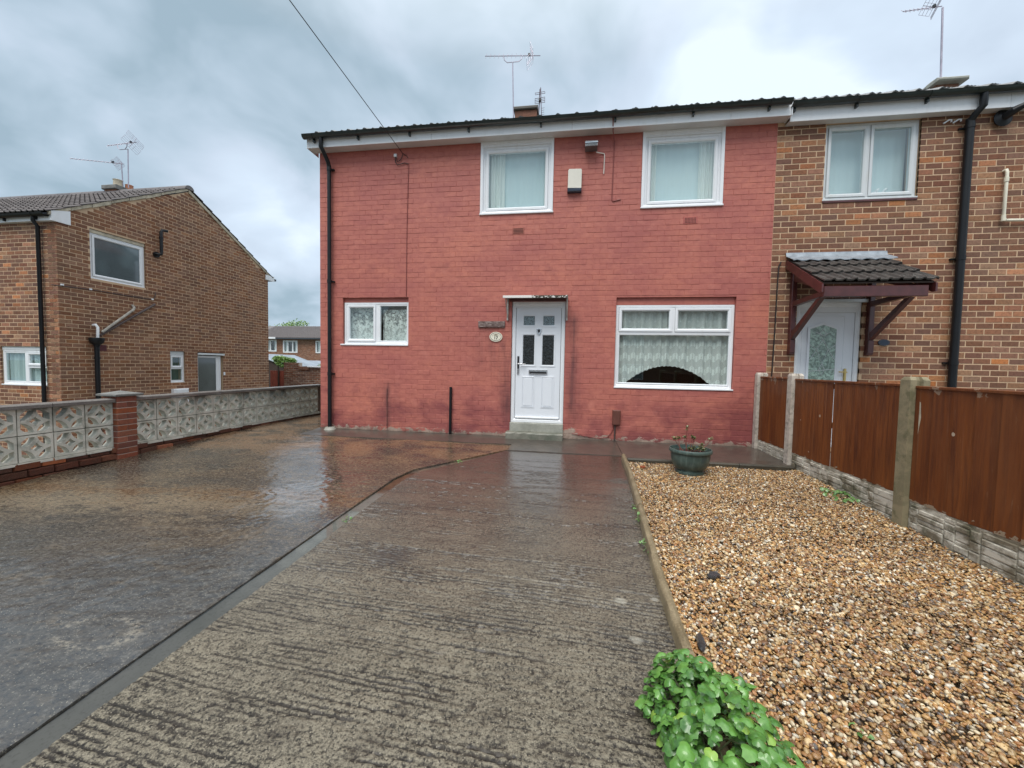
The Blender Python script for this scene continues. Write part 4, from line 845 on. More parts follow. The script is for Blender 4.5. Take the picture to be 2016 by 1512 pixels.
# ================================================================== NEIGHBOURING HOUSE (RIGHT)
def brown_house():
    H = thing('terraced_house', (6.3, 0, 0), 'brown brick terrace house with tiled porch canopy, right of the red house', 'house')
    S = 4.985; WN = (3.765, 5.032, 3.83, S); ND = (3.485, 4.40, 0.05, 2.36)
    m = MB(); gap_wall(m, RX1+.001, PX, -.15, S+.2, .0035, .25, [WN, ND]); w = m.build('wall', 'sand_mortar', H)
    bricks(w, I4, RX1+.004, PX, -.0865+.01, S, [WN, ND], 'brown_brick', n_single=300, seed=21)
    m = MB(); m.box(PX-.2, PX, .25, 6.4, -.15, S+.2); m.box(RX1+.13, PX, 6.2, 6.44, -.15, S+.2); m.box(RX1+.13, PX-.2, .25, 6.2, 2.5, 2.7); m.box(RX1+.13, PX-.2, .25, 6.2, S, S+.1); m.box(RX1+.13, PX-.2, 2.8, 2.9, 0, S); m.box(RX1+.13, PX-.2, .25, 6.2, -.1, 0); m.build('inner_walls', 'interior_plaster', H)
    window(H, I4, 3.775, 5.022, 3.862, S-.005, .045, [(3.815, 4.360, 3.90, S-.045, 's'), (4.392, 4.982, 3.90, S-.045, 's')], mat='grey_white_upvc', glass='upper_window_glass', w=.042, sill=(3.755, 5.035, 3.838, 3.862, .05), trim=[(4.360, 4.392, .041, .10, 3.90, S-.045)])
    m = MB(); m.cbox(3.755, 5.03, -.012, .05, 3.805, 3.836, .004); m.build('tile_sill', 'maroon_timber', H)
    # door
    m = MB(); m.ring(3.492, 4.395, .06, 2.30, .06, .03, .1, .012); m.box(3.552, 4.335, .04, .1, 2.155, 2.24); m.build('door_frame', 'white_upvc', H)
    m = MB(); m.cbox(3.47, 4.47, -.03, .1, 2.302, 2.352, .006); m.build('door_head', 'grey_white_upvc', H)
    m = MB(); m.box(3.556, 4.331, .055, .095, .10, 2.153); leaf = m.build('door', 'door_white', H, label='white door with pointed leaded pane')
    gx0, gx1, gz0, gz1, gp = 3.715, 4.085, .62, 1.90, 1.965
    o = [(gx0-.035, gz0-.035), (gx1+.035, gz0-.035), (gx1+.035, gz1+.02), ((gx0+gx1)/2, gp+.045), (gx0-.035, gz1+.02)]; i = [(gx0, gz0), (gx1, gz0), (gx1, gz1), ((gx0+gx1)/2, gp), (gx0, gz1)]
    m = MB(); V = [(a, .054, b) for a, b in o]+[(a, .040, b) for a, b in o]+[(a, .044, b) for a, b in i]+[(a, .054, b) for a, b in i]; F = [(q*5+k, q*5+(k+1) % 5, (q+1)*5+(k+1) % 5, (q+1)*5+k) for q in range(3) for k in range(5)]; m.add(V, F); m.build('pane_surround', 'door_white', leaf)
    m = MB(); m.extrude(i, 'y', .048, .052); pane = m.build('pane', 'obscure_green_glass', leaf)
    m = MB(); cx = (gx0+gx1)/2
    for pts in ([(cx, 1.90), (cx-.05, 1.82), (cx, 1.74), (cx+.05, 1.82), (cx, 1.90)], [(cx, 1.74), (cx-.08, 1.58), (cx, 1.36), (cx+.08, 1.58), (cx, 1.74)], [(gx0, 1.66), (cx-.08, 1.58), (gx0+.02, 1.44), (gx0, 1.42)], [(gx1, 1.66), (cx+.08, 1.58), (gx1-.02, 1.44), (gx1, 1.42)], [(cx, 1.36), (cx-.04, 1.27), (cx, 1.18), (cx+.04, 1.27), (cx, 1.36)], [(gx0, 1.24), (gx1, 1.28)], [(cx-.1, 1.85), (cx, 1.80), (cx+.1, 1.85)]):
        m.tube([(x, .0455, z) for x, z in pts], .0045, 5)
    m.build('leading', 'grey_white_upvc', leaf)
    m = MB(); m.cbox(4.215, 4.245, .03, .06, 1.08, 1.29, .005); hd = m.build('handle', 'brass', leaf); m = MB(); m.tube([(4.23, .04, 1.235), (4.23, .0, 1.235), (4.12, -.002, 1.24)], .009, 8); m.build('handle_lever', 'brass', leaf, smooth=True)
    for x in (3.62,): 
        m = MB(); m.ring(3.60, 4.20, .16, 2.10, .012, .050, .056, .004); m.build('door_moulding', 'door_white', leaf)
    # eaves
    m = MB(); m.box(RX1+.10, PX, -.125, .004, S, S+.012); m.build('soffit', 'soffit_board', H)
    m = MB(); m.cbox(RX1+.10, 6.0, -.14, -.126, S-.012, S+.185, .002); m.cbox(6.003, PX, -.14, -.126, S-.012, S+.185, .002); m.build('fascia', 'white_upvc', H)
    gutter(H, 'green_black_gutter', RX1+.07, PX, -.205, S+.215, .062, brackets=[3.22, 4.05, 4.95, 6.6], joints=[5.55])
    sl = math.atan(.6); m = MB(); m.extrude([(-.13, S+.18), (-.13, S+.215), (3.2, 7.17), (6.6, S+.2), (6.6, S+.165), (3.2, 7.11)], 'x', RX1+.002, PX); rf = m.build('roof', 'dark_roof_tile', H)
    seg_tiles(rf, 'wet_grey_tile', Matrix.Translation((0, -.185, S+.225)), RX1+.01, PX, 22, 11, .296, .345, sl, 40, CAM, 'single', seed=6)
    # chimney with a wide slab and mortar flaunching
    m = MB(); m.box(7.35, 7.76, 2.8, 3.4, 6.9, 7.20); ch = m.build('chimney', 'brown_brick', H)
    m = MB(); m.cbox(7.27, 7.84, 2.66, 3.5, 7.20, 7.27, .02); m.build('chimney_cap', 'step_concrete', ch); m = MB(); m.lathe([(.22, 0), (.17, .07), (.13, .10), (0, .11)], (7.50, 2.95, 7.27), 9); m.build('flaunching', 'step_concrete', ch); m = MB(); m.box(7.62, 7.80, 2.75, 3.1, 7.27, 7.31); m.build('flue_tile', 'pillar_cap_concrete', ch)
    # black downpipe
    x = 5.60; m = MB(); m.tube([(x+.02, -.20, S+.16), (x+.02, -.20, S+.0), (x-.01, -.13, S-.07), (x-.02, -.085, S-.13)], .043, 12); m.tube([(x-.02, -.075, S-.10), (x-.02, -.075, 0)], .048, 16); dp = m.build('downpipe', 'black_gutter_plastic', H, smooth=True)
    for z in (4.78, 2.92, 1.4):
        m = MB(); m.tube([(x-.02, -.075, z-.03), (x-.02, -.075, z+.03)], .054, 14); m.box(x-.11, x+.07, -.03, 0, z-.012, z+.012); m.build('pipe_clip', 'black_gutter_plastic', dp, smooth=True)
    # cream overflow pipe
    m = MB(); m.tube([(6.10, 0, 4.16), (6.10, -.04, 4.16), (6.10, -.05, 4.12), (6.095, -.05, 3.50), (6.12, -.05, 3.45), (6.16, -.05, 3.45), (7.6, -.05, 3.42)], .020, 10); m.tube([(6.0975, -.05, 4.05), (6.0975, -.05, 3.99)], .027, 10); m.tube([(6.095, -.05, 3.52), (6.095, -.05, 3.44)], .025, 10); m.build('overflow_pipe', 'cream_pipe', H, smooth=True)
    # satellite-dish stump under the eaves
    m = MB(); m.lathe([(.0, .0), (.10, .01), (.115, .03), (.115, .035), (.07, .05), (.045, .06)], (0, 0, 0), 18); m.v = [(6.00+a, -.02-c, 4.88+b) for a, b, c in m.v]; m.tube([(6.0, -.06, 4.88), (6.02, -.17, 4.91), (6.10, -.22, 4.95)], [.05, .05, .035], 10); m.build('dish_bracket', 'black_gutter_plastic', H, smooth=True)
    # tiled porch canopy
    P0, P1 = 3.285, 4.615; sl2 = math.atan((2.95-2.44)/.88)
    m = MB(); th = .02; m.extrude([(-.02, 2.955), (-.90, 2.425), (-.90, 2.405), (-.02, 2.935)], 'x', P0+.03, P1-.01); cp = m.build('porch_canopy', 'dark_timber', H)
    seg_tiles(cp, 'canopy_tile', Matrix.Translation((0, -.925, 2.425)), P0+.03, P1+.01, 5, 3, .272, .335, sl2, 60, CAM, 'double', lift=.034)
    m = MB(); V = []; n = 24
    for i in range(n+1):
        x = P0-.005+(P1+.06-P0)*i/n; wv = .010*math.sin(i*1.9)
        V += [(x, -.004, 3.068), (x, -.016, 3.066), (x, -.03, 3.005+wv*.3), (x+.02, -.19, 2.918+wv), (x+.02, -.19, 2.905+wv)]
    F = []
    for i in range(n):
        for k in range(4): F.append((i*5+k, i*5+k+1, (i+1)*5+k+1, (i+1)*5+k))
    m.add(V, F); m.build('lead_flashing', 'lead_flashing', cp, smooth=True, recalc=False, sharp=50)
    for x in (P0, P1-.012):
        m = MB(); m.extrude([(-.01, 2.955), (-.93, 2.40), (-.93, 2.29), (-.88, 2.29), (-.01, 2.83)], 'x', x, x+.022); m.build('bargeboard', 'maroon_timber', cp)
    m = MB(); m.cbox(3.325, 4.545, -.91, -.86, 2.235, 2.375, .006); m.build('front_beam', 'maroon_timber', cp)
    for x in (3.405, 4.485):
        m = MB(); m.cbox(x-.035, x+.035, -.07, 0, 1.50, 2.86, .006); br = m.build('canopy_bracket', 'maroon_timber', cp)
        m = MB(); m.extrude([(-.07, 2.235), (-.86, 2.265), (-.86, 2.335), (-.07, 2.305)], 'x', x-.032, x+.032); m.build('bracket_arm', 'maroon_timber', cp)
        m = MB(); m.extrude([(-.07, 1.72), (-.07, 1.83), (-.66, 2.245), (-.76, 2.25)], 'x', x-.030, x+.030); m.build('bracket_strut', 'maroon_timber', cp)
        m = MB(); m.extrude([(-.07, 2.62), (-.07, 2.72), (-.80, 2.40), (-.80, 2.34)], 'x', x-.028, x+.028); m.build('bracket_rafter', 'maroon_timber', cp)
        m = MB(); m.extrude([(-.082, 1.72), (-.082, 1.53), (-.06, 1.50), (-.06, 1.72)], 'x', x-.036, x+.036); m.build('bracket_foot', 'maroon_timber', cp)
    return H
brown_house()
for k, (x, s) in enumerate(((3.95, 1), (4.62, 2))):
    m = MB(); R = random.Random(s)
    for j in range(7):
        a = R.uniform(-.7, .7); b = R.uniform(.05, .16); x0 = x+R.uniform(-.10, .10)
        m.tube([(x0, .18, 3.90), (x0+a*b*.5, .17, 3.90+b*.6), (x0+a*b, .17, 3.90+b)], [.006, .012, .018], 6)
    m.box(x-.12, x+.13, .15, .21, 3.885, 3.90); solo(m.build('ornament', 'white_upvc', smooth=True), ['white ornament on the sill behind the left sash of the upper brown house window', 'white ornament on the sill behind the right sash of the upper brown house window'][k], 'ornament', 'ornaments on the upper sill')
curtain('net_curtain', 'grey_net', 'blue grey net curtain behind the two sash upper window of the brown house', 'net curtain', 3.80, 5.0, 3.88, 4.96, .235, waves=9, amp=.003, seed=15, group='net curtains')

# ================================================================== NEIGHBOURING HOUSE (LEFT), drawn in its own axes: gable plane x=0, facade y=.24
LM = Matrix.Translation((-10.9, 0, 0)) @ Matrix.Rotation(math.radians(-.7), 4, 'Z')
LCAM = LM.inverted() @ CAM
R90 = Matrix.Rotation(PI/2, 4, 'Z')
def left_house():
    H = thing('semi_detached_house', (0, 0, 0), 'brown brick house with a plain gable beyond the pierced block wall', 'house', M=LM)
    F0, BK, S, RY, RZ = .24, 6.06, 4.14, 3.165, 6.03
    WF = (-1.655, -.385, .60, 1.47); 
    # facade
    TF = Matrix.Translation((0, F0, 0))
    m = MB(); gap_wall(m, -8.0, -.010, -.95, S+.1, F0+.0035, F0+.25, [WF]); wf = m.build('front_wall', 'sand_mortar', H)
    bricks(wf, TF, -8.0, 0, -.95+.005, S, [WF], 'brown_brick', camlocal=LCAM, n_single=300, seed=31)
    # gable: brickwork on the x=0 plane
    GW = (.826, 1.99, 3.07, 4.215); GS = (2.565, 2.975, .60, 1.48); GD = (3.355, 4.20, -.75, 1.50)
    m = MB(); gap_wall(m, F0+.25, BK, -.95, S+.06, .0035, .25, [GW, GS, GD]); m.v = [tuple(R90 @ Vector(v)) for v in m.v]
    m.extrude([(F0+.01, S+.06), (BK, S+.06), (BK, 4.33), (RY, RZ-.01), (F0+.01, 4.33)], 'x', -.25, -.0035); m.box(-.25, -.0035, F0+.0035, F0+.25, -.95, S+.06)
    wg = m.build('gable_wall', 'sand_mortar', H)
    top = lambda u: RZ-abs(u-RY)*.60+.02
    bricks(wg, R90, F0, BK, -.95+.005, RZ, [GW, GS, GD], 'tan_brick', camlocal=LCAM, n_single=300, top=top, seed=32)
    m = MB(); m.box(-8, -.25, BK-.25, BK, -.95, S+.1); m.box(-8.0, -7.8, F0+.25, BK-.25, -.95, S+.1); m.box(-7.8, -.25, F0+.25, BK-.25, 1.6, 1.8); m.box(-7.8, -.25, F0+.25, BK-.25, S, S+.08); m.box(-7.8, -.25, F0+.25, BK-.25, -.95, -.85); m.box(-7.8, -.25, 2.35, 2.45, -.85, S); m.box(-2.6, -2.5, F0+.25, BK-.25, -.85, S); m.build('inner_walls', 'interior_dark', H)
    # windows
    window(H, TF, -1.645, -.39, .632, 1.385, .045, [(-1.60, -1.02, .68, 1.34, 'f'), (-.955, -.43, 1.05, 1.34, 's'), (-.955, -.43, .68, 1.015, 'f')], sill=(-1.655, -.385, .605, .632, .05), w=.045, trim=[(-1.02, -.955, .041, .1, .68, 1.34), (-.955, -.43, .041, .1, 1.015, 1.05)])
    m = MB(); m.cbox(-1.655, -.385, F0+.03, F0+.2, 1.388, 1.465, .004); m.build('lintel', 'grey_white_upvc', H)
    window(H, R90, .836, 1.98, 3.085, 4.115, .045, [(.885, 1.93, 3.13, 4.07, 's')], glass='obscure_bath_glass', w=.048, sill=(.83, 1.985, 3.07, 3.088, .02))
    m = MB(); m.add([(-.02, .83, 4.118), (-.02, 1.985, 4.118), (-.02, 1.985, 4.19), (-.02, .83, 4.19), (-.12, .83, 4.118), (-.12, 1.985, 4.118), (-.12, 1.985, 4.212), (-.12, .83, 4.212)], [(0, 1, 2, 3), (4, 7, 6, 5), (3, 2, 6, 7), (0, 4, 5, 1)]); m.build('lintel', 'verge_mortar', H)
    window(H, R90, 2.57, 2.97, .615, 1.39, .05, [(2.605, 2.935, 1.02, 1.355, 's'), (2.605, 2.935, .65, 1.0, 'f')], w=.035, sill=(2.56, 2.98, .60, .618, .03), trim=[(2.605, 2.935, .046, .1, 1.0, 1.02)])
    m = MB(); m.box(-.10, -.035, 2.575, 2.965, 1.393, 1.475); m.build('lintel', 'grey_white_upvc', H)
    mb = MB(); mb.ring(3.36, 4.15, -.75, 1.375, .055, .05, .11); mb.box(4.0, 4.095, .06, .10, -.7, 1.32); mb.v = [tuple(R90 @ Vector(v)) for v in mb.v]; mb.build('door_frame', 'white_upvc', H)
    mb = MB(); mb.box(3.415, 4.0, .07, .09, -.7, 1.32); mb.v = [tuple(R90 @ Vector(v)) for v in mb.v]; mb.build('door', 'obscure_dark_glass', H, label='side door with dark obscure glass')
    mb = MB(); mb.cbox(3.36, 4.24, -.02, .05, 1.40, 1.455, .004); mb.v = [tuple(R90 @ Vector(v)) for v in mb.v]; mb.build('door_head', 'grey_white_upvc', H)
    mb = MB(); mb.cbox(4.20, 4.25, -.02, .0, .78, .88, .004); mb.v = [tuple(R90 @ Vector(v)) for v in mb.v]; mb.build('doorbell', 'white_upvc', H)
    mb = MB(); mb.cbox(2.57, 2.99, -.10, .0, -.02, .43, .01); mb.cbox(2.62, 2.96, -.108, -.10, .02, .40, .004); mb.v = [tuple(R90 @ Vector(v)) for v in mb.v]; mb.build('meter_cupboard', 'white_upvc', H)
    # pipes on the gable
    m = MB(); m.tube([(.0, 2.21, 4.0), (.09, 2.22, 4.0), (.10, 2.30, 4.02), (.10, 2.31, 4.1), (.10, 2.31, 4.60), (.10, 2.335, 4.66), (.10, 2.47, 4.68)], .036, 10); m.tube([(.0, 2.24, 4.0), (.05, 2.24, 4.0)], .075, 14); m.tube([(.10, 2.31, 4.42), (.10, 2.31, 4.48)], .045, 10); m.build('vent_pipe', 'black_gutter_plastic', H, smooth=True)
    m = MB(); m.tube([(.03, 2.16, 2.69), (.05, 2.12, 2.66), (.06, .92, 1.77)], .030, 8); m.build('waste_pipe', 'brown_waste_pipe', H, smooth=True, label='brown sloping waste pipe')
    m = MB(); m.tube([(.0, 1.66, 2.58), (.06, 1.66, 2.53), (.09, 1.62, 2.47), (.09, .95, 1.85)], .028, 8); m.build('waste_pipe', 'grey_waste_pipe', H, smooth=True, label='grey sloping waste pipe')
    m = MB(); m.tube([(.0, .84, 2.00), (.07, .84, 2.01), (.10, .86, 1.95), (.09, .86, 1.70)], .028, 8); m.build('waste_elbow', 'white_upvc', H, smooth=True)
    m = MB(); m.lathe([(.13, .16), (.135, .13), (.12, .05), (.06, .0), (.055, -.04)], (.09, .84, 1.55), 16); hp = m.build('hopper_head', 'black_gutter_plastic', H, smooth=True)
    m = MB(); m.tube([(.09, .84, 1.55), (.09, .84, -.93)], .046, 12); m.tube([(.09, .84, 1.22), (.09, .84, 1.27)], .054, 12); m.build('downpipe', 'black_gutter_plastic', H, smooth=True)
    m = MB(); m.tube([(.012, .03+F0-.14, 2.775), (.012, .8, 2.81), (.012, 1.5, 2.80), (.012, 2.14, 2.81), (.02, 2.19, 2.90), (.02, 2.20, 3.0)], .010, 6); m.build('wall_cable', 'brown_waste_pipe', H)
    for y in (.30, .80, 2.12):
        m = MB(); m.box(0, .03, y-.02, y+.025, 2.795, 2.83); m.build('cable_clip', 'white_upvc', H)
    m = MB(); m.box(-.01, .004, .90, 1.09, 1.415, 1.485+.07); m.build('wall_vent', 'maroon_vent', H)
    # eaves and verge
    m = MB(); m.cbox(-8, 0.0, F0-.085, F0-.07, S-.012, S+.13, .002); m.cbox(-8, 0.0, F0-.07, F0+.0, S-.012, S-.002, .002); m.build('fascia', 'white_upvc', H)
    m = MB(); m.box(.0, .03, F0-.085, F0+.235, S-.01, S+.19); m.v = [(x, y, z+(.10*(y-F0+.085)/.32 if z > S+.1 else .0)) for x, y, z in m.v]; m.build('box_end', 'white_upvc', H)
    gutter(H, 'black_gutter_plastic', -8.1, -.02, F0-.142, S+.120, .066, brackets=[-.35, -1.2, -2.1], joints=[-.08])
    x = -.385; m = MB(); m.tube([(x, F0-.13, S+.07), (x, F0-.13, S-.02), (x, F0-.06, S-.12), (x, F0-.05, -.93)], .036, 12); m.build('downpipe', 'black_gutter_plastic', H, smooth=True)
    y0 = F0-.17; zz = lambda y: S+.145+(y-y0)*.60
    m = MB(); m.extrude([(y0+.03, S+.10), (y0+.03, S+.13), (RY, RZ+.045), (6.35, S+.10), (6.35, S+.05), (RY, RZ-.0)], 'x', -8.0, -.005); rf = m.build('roof', 'dark_roof_tile', H)
    seg_tiles(rf, 'grey_brown_tile', Matrix.Translation((0, y0, S+.135)), -8.1, .045, 27, 10, .302, .35, math.atan(.6), 300, LCAM, 'double', lift=.035)
    for k in range(8):     # verge mortar bedded under the edge tiles, in lumps
        a = y0+.05+k*(RY-y0-.05)/8; b = y0+.05+(k+1)*(RY-y0-.05)/8-.01; m = MB(); t = .055+.012*((k*7) % 3)
        m.extrude([(a, zz(a)-.012), (b, zz(b)-.012), (b, zz(b)-.02-t), (a, zz(a)-.02-t)], 'x', -.02, .028-.006*(k % 2)); m.build('verge', 'verge_mortar', rf)
    m = MB(); m.extrude([(RY, RZ+.05), (6.30, zz(RY)-(6.30-RY)*.60+.02), (6.30, zz(RY)-(6.30-RY)*.60-.06), (RY, RZ-.04)], 'x', -.02, .03); m.build('verge', 'verge_mortar', rf)
    seg_tiles(rf, 'grey_brown_tile', Matrix.Translation((0, 2*RY-y0, S+.135)) @ Matrix.Rotation(PI, 4, 'Z'), -.045, 8.1, 27, 10, .302, .35, math.atan(.6), 0, LCAM, 'double', lift=.035, only=lambda u, s: u < .4)
    for k in range(18):    # half-round ridge tiles
        m = MB(); x1 = .05-k*.45; pr = [(RY+.13*math.cos(PI*i/8), RZ+.055+.11*math.sin(PI*i/8)) for i in range(9)]; m.extrude(pr, 'x', x1-.44, x1); m.build('ridge_tile', 'grey_brown_tile', rf, smooth=True)
    m = MB(); m.box(.0, .035, 5.93, 6.32, S+.03, S+.20); m.build('box_end', 'white_upvc', H); m = MB(); m.box(-8, .03, 6.32, 6.42, S+.06, S+.13); m.build('gutter', 'slate_grey_pipe', H)
    # chimney stack on the ridge
    m = MB(); m.box(-2.74, -2.32, 3.05, 3.5, 5.7, 6.18); ch = m.build('chimney', 'brown_brick', H); m = MB(); m.cbox(-2.79, -2.27, 3.00, 3.55, 6.18, 6.30, .015); m.build('chimney_cap', 'pillar_cap_concrete', ch)
    m = MB(); m.lathe([(.10, .22), (.12, .21), (.10, .18), (.11, 0)], (-2.46, 3.2, 6.29), 14); m.build('chimney_pot', 'buff_clay', ch, smooth=True, label='buff chimney pot')
    m = MB(); m.lathe([(.085, .15), (.10, .14), (.09, .12), (.10, 0)], (-2.33, 3.4, 6.29), 14); m.build('chimney_pot', 'terracotta', ch, smooth=True, label='orange chimney pot')
    return H
left_house()
curtain('net_curtain', 'blue_net', 'pale blue net curtain in the left ground floor window of the gabled house', 'net curtain', -1.60, -.42, .66, 1.36, .36, T=LM, waves=10, amp=.02, seed=9, group='net curtains')
curtain('window_blind', 'green_blind', 'tiny dark green blind behind the narrow side window of the gabled house', 'blind', 2.62, 2.92, .64, 1.36, .17, T=LM @ R90, waves=2, amp=.01, seed=10)

# ================================================================== PIERCED BLOCK WALL
def screen_wall():
    A = math.radians(1.0); M = Matrix.Translation((-5.984, -1.5345, 0)) @ Matrix.Rotation(PI/2-A, 4, 'Z')   # canonical u runs away from the camera, -y faces the drive
    LC = M.inverted() @ CAM
    G = thing('screen_wall', (0, 0, 0), 'low wall of pierced pale concrete blocks with dark copings along the driveway', 'wall', M=M)
    h = .145; w = .022
    mb = MB(); oc = [(-h, -h), (-h, -h), (h, -h), (h, -h), (h, h), (h, h), (-h, h), (-h, h)]
    i_ = h-w; c = .045; inn = [(-i_, -i_+c), (-i_+c, -i_), (i_-c, -i_), (i_, -i_+c), (i_, i_-c), (i_-c, i_), (-i_+c, i_), (-i_, i_-c)]
    oc = [(-h, -h+.03), (-h+.03, -h), (h-.03, -h), (h, -h+.03), (h, h-.03), (h-.03, h), (-h+.03, h), (-h, h-.03)]
    oc = [(-h, -h+.004), (-h+.004, -h), (h-.004, -h), (h, -h+.004), (h, h-.004), (h-.004, h), (-h+.004, h), (-h, h-.004)]
    y0, y1 = -.045, .045
    def strip(P, Q, closed):
        n = len(P); V = [(x, y0, z) for x, z in P]+[(x, y0, z) for x, z in Q]+[(x, y1, z) for x, z in P]+[(x, y1, z) for x, z in Q]; F = []
        for k in range(n if closed else n-1):
            j = (k+1) % n; F += [(k, j, n+j, n+k), (2*n+j, 2*n+k, 3*n+k, 3*n+j), (j, k, 2*n+k, 2*n+j), (n+k, n+j, 3*n+j, 3*n+k)]
        mb.add(V, F)
    strip(oc, inn, True)
    r1, r2 = .137, .172; dx = math.sqrt(r1*r1-w*w); y_e = h-dx; d2 = h-math.sqrt(r2*r2-h*h)
    for sx in (1, -1):
        for sz in (1, -1):
            a0 = math.atan2(dx, w); P = [(i_-.0005, 0), (i_-.0005, y_e)]
            n = 9
            for k in range(1, n): 
                t = a0+(PI/2-2*(a0-PI/4)-0)*0; ang = math.asin(w/r1)+(PI/2-2*math.asin(w/r1))*k/n; P.append((h-r1*math.sin(ang), h-r1*math.cos(ang)))
            P += [(y_e, i_-.0005), (0, i_-.0005)]
            nq = len(P); b0 = math.asin(h/r2); b1 = math.acos(h/r2); Q = []
            for k in range(nq): ang = b1+(b0-b1)*k/(nq-1); Q.append((h-r2*math.sin(ang), h-r2*math.cos(ang)))
            Q[0] = (d2, 0); Q[-1] = (0, d2)
            Qf = [Q[k] for k in range(nq)]
            # arc Q must run from the x tip to the z tip
            if Qf[1][0] < Qf[1][1]: Qf = Qf[::-1]; Qf[0] = (d2, 0); Qf[-1] = (0, d2)
            strip([(sx*x, sz*z) for x, z in P], [(sx*x, sz*z) for x, z in Qf], False)
    base = mb.mesh('pierced_block', 'screen_block_concrete'); R = random.Random(5)
    ZM = .3585; k0 = -.85
    us = [(-.165+k*.30) for k in range(-3+1, 0)]+[]
    cols = [-.45+k*.30-.0 for k in range(0, 12)]
    cols = [(k-2)*.30+.15 for k in range(0, 13)]+[-.838-.15-.30*k+.0 for k in range(0, 12)]
    for u in cols:
        for z in (ZM-.15, ZM+.15):
            inst('pierced_block', base, G, (u, R.uniform(-.003, .003), z), (0, R.uniform(-.006, .006)+PI*R.randint(0, 1), R.uniform(-.004, .004)))
    # mortar bed lines between blocks
    # base courses, uneven and spalled
    for (a, b) in ((-4.6, 3.36),):
        m = MB(); m.add([], []); segs = 30
        m.box(a, b, -.035, .09, -.45, ZM-.302); m.build('wall_core', 'dark_mortar', G)
    L = []
    bm_ = MB().cbox(-.1075, .1075, 0, .03, -.0375, .0375, .006).mesh('brick', 'wet_base_brick')
    for i in range(6):
        z = ZM-.30-.040-i*.083; u = -4.6-(0 if i % 2 else .11)
        while u < 3.3:
            if z-.03 > .042*min((M @ Vector((u, 0, 0))).y, 0)-.08:
                dep = -.085+R.uniform(-.010, .012)+(R.uniform(0, .03) if i == 0 else 0); inst('brick', bm_, G, (u+.1075, dep-.0, z), (R.uniform(-.05, .05), R.uniform(-.015, .015), R.uniform(-.05, .05)), (1, 3.4, R.uniform(.85, 1.0) if i == 0 else 1))
            u += .225
    m = MB()
    for k in range(26):
        u = -4.5+k*.305; m.box(u, u+.29, -.075, .07, ZM-.322-.01*R.random(), ZM-.301)
    m.build('mortar_bed', 'screen_block_concrete', G)
    # copings, about .6 m each
    def coping(a, b, z): 
        n = max(1, round((b-a)/.61)); s = (b-a)/n
        for k in range(n):
            m = MB(); p, q = a+k*s+.003, a+(k+1)*s-.003; m.extrude([(-.10, 0), (-.10, .035), (-.09, .045), (0, .052), (.09, .045), (.10, .035), (.10, 0)], 'x', p, q); o = m.v; m.v = [(x, y, zc+z+R.uniform(-.001, .001)) for x, y, zc in o]; m.build('coping_slab', 'coping_concrete', G)
    coping(-4.6, -.842, ZM+.302); coping(-.60, 3.35, ZM+.302+.01)
    # brick pier
    pm = MB().cbox(-.1075, .1075, 0, .10, -.034, .034, .004).mesh('brick', 'red_brick'); ph = MB().cbox(-.050, .050, 0, .10, -.034, .034, .004).mesh('brick', 'red_brick')
    m = MB(); m.box(-.833, -.607, -.105, .105, -.35, .735); m.build('pier_core', 'pale_mortar', G)
    for i in range(14):
        z = .735-.04-i*.0775
        if z < -.2: break
        if i % 2 == 0: inst('brick', pm, G, (-.72, -.112, z), (0, 0, 0), (1.06, 1, 1))
        else: inst('brick', ph, G, (-.776, -.112, z), (0, 0, 0), (1.1, 1, 1)); inst('brick', ph, G, (-.664, -.112, z), (0, 0, 0), (1.08, 1, 1))
        for (s, x) in ((-1, -.840), (1, -.600)):      # return faces
            if i % 2: inst('brick', pm, G, (x, 0, z), (0, 0, -PI/2 if s < 0 else PI/2), (1.0, 1 if s < 0 else 1, 1))
            else: inst('brick', ph, G, (x, -.056, z), (0, 0, -PI/2 if s < 0 else PI/2)); inst('brick', ph, G, (x, .056, z), (0, 0, -PI/2 if s < 0 else PI/2))
    m = MB(); V = [(-.875, -.155, .736), (-.565, -.155, .736), (-.565, .155, .736), (-.875, .155, .736), (-.885, -.165, .745), (-.555, -.165, .745), (-.555, .165, .745), (-.885, .165, .745), (-.885, -.165, .765), (-.555, -.165, .765), (-.555, .165, .765), (-.885, .165, .765), (-.72, 0, .805)]
    m.add(V, [(3, 2, 1, 0), (0, 1, 5, 4), (1, 2, 6, 5), (2, 3, 7, 6), (3, 0, 4, 7), (4, 5, 9, 8), (5, 6, 10, 9), (6, 7, 11, 10), (7, 4, 8, 11), (8, 9, 12), (9, 10, 12), (10, 11, 12), (11, 8, 12)]); m.build('pier_cap', 'pillar_cap_concrete', G)
    # end pier of dark brick beside the red house
    m = MB(); m.box(3.37, 3.57, -.09, .11, -.2, .69); m.build('end_pier_core', 'dark_mortar', G)
    for i in range(11):
        z = .65-i*.0775
        inst('brick', pm, G, (3.47, -.095, z), (0, 0, 0), (.93, 1, 1))
    return G
screen_wall()

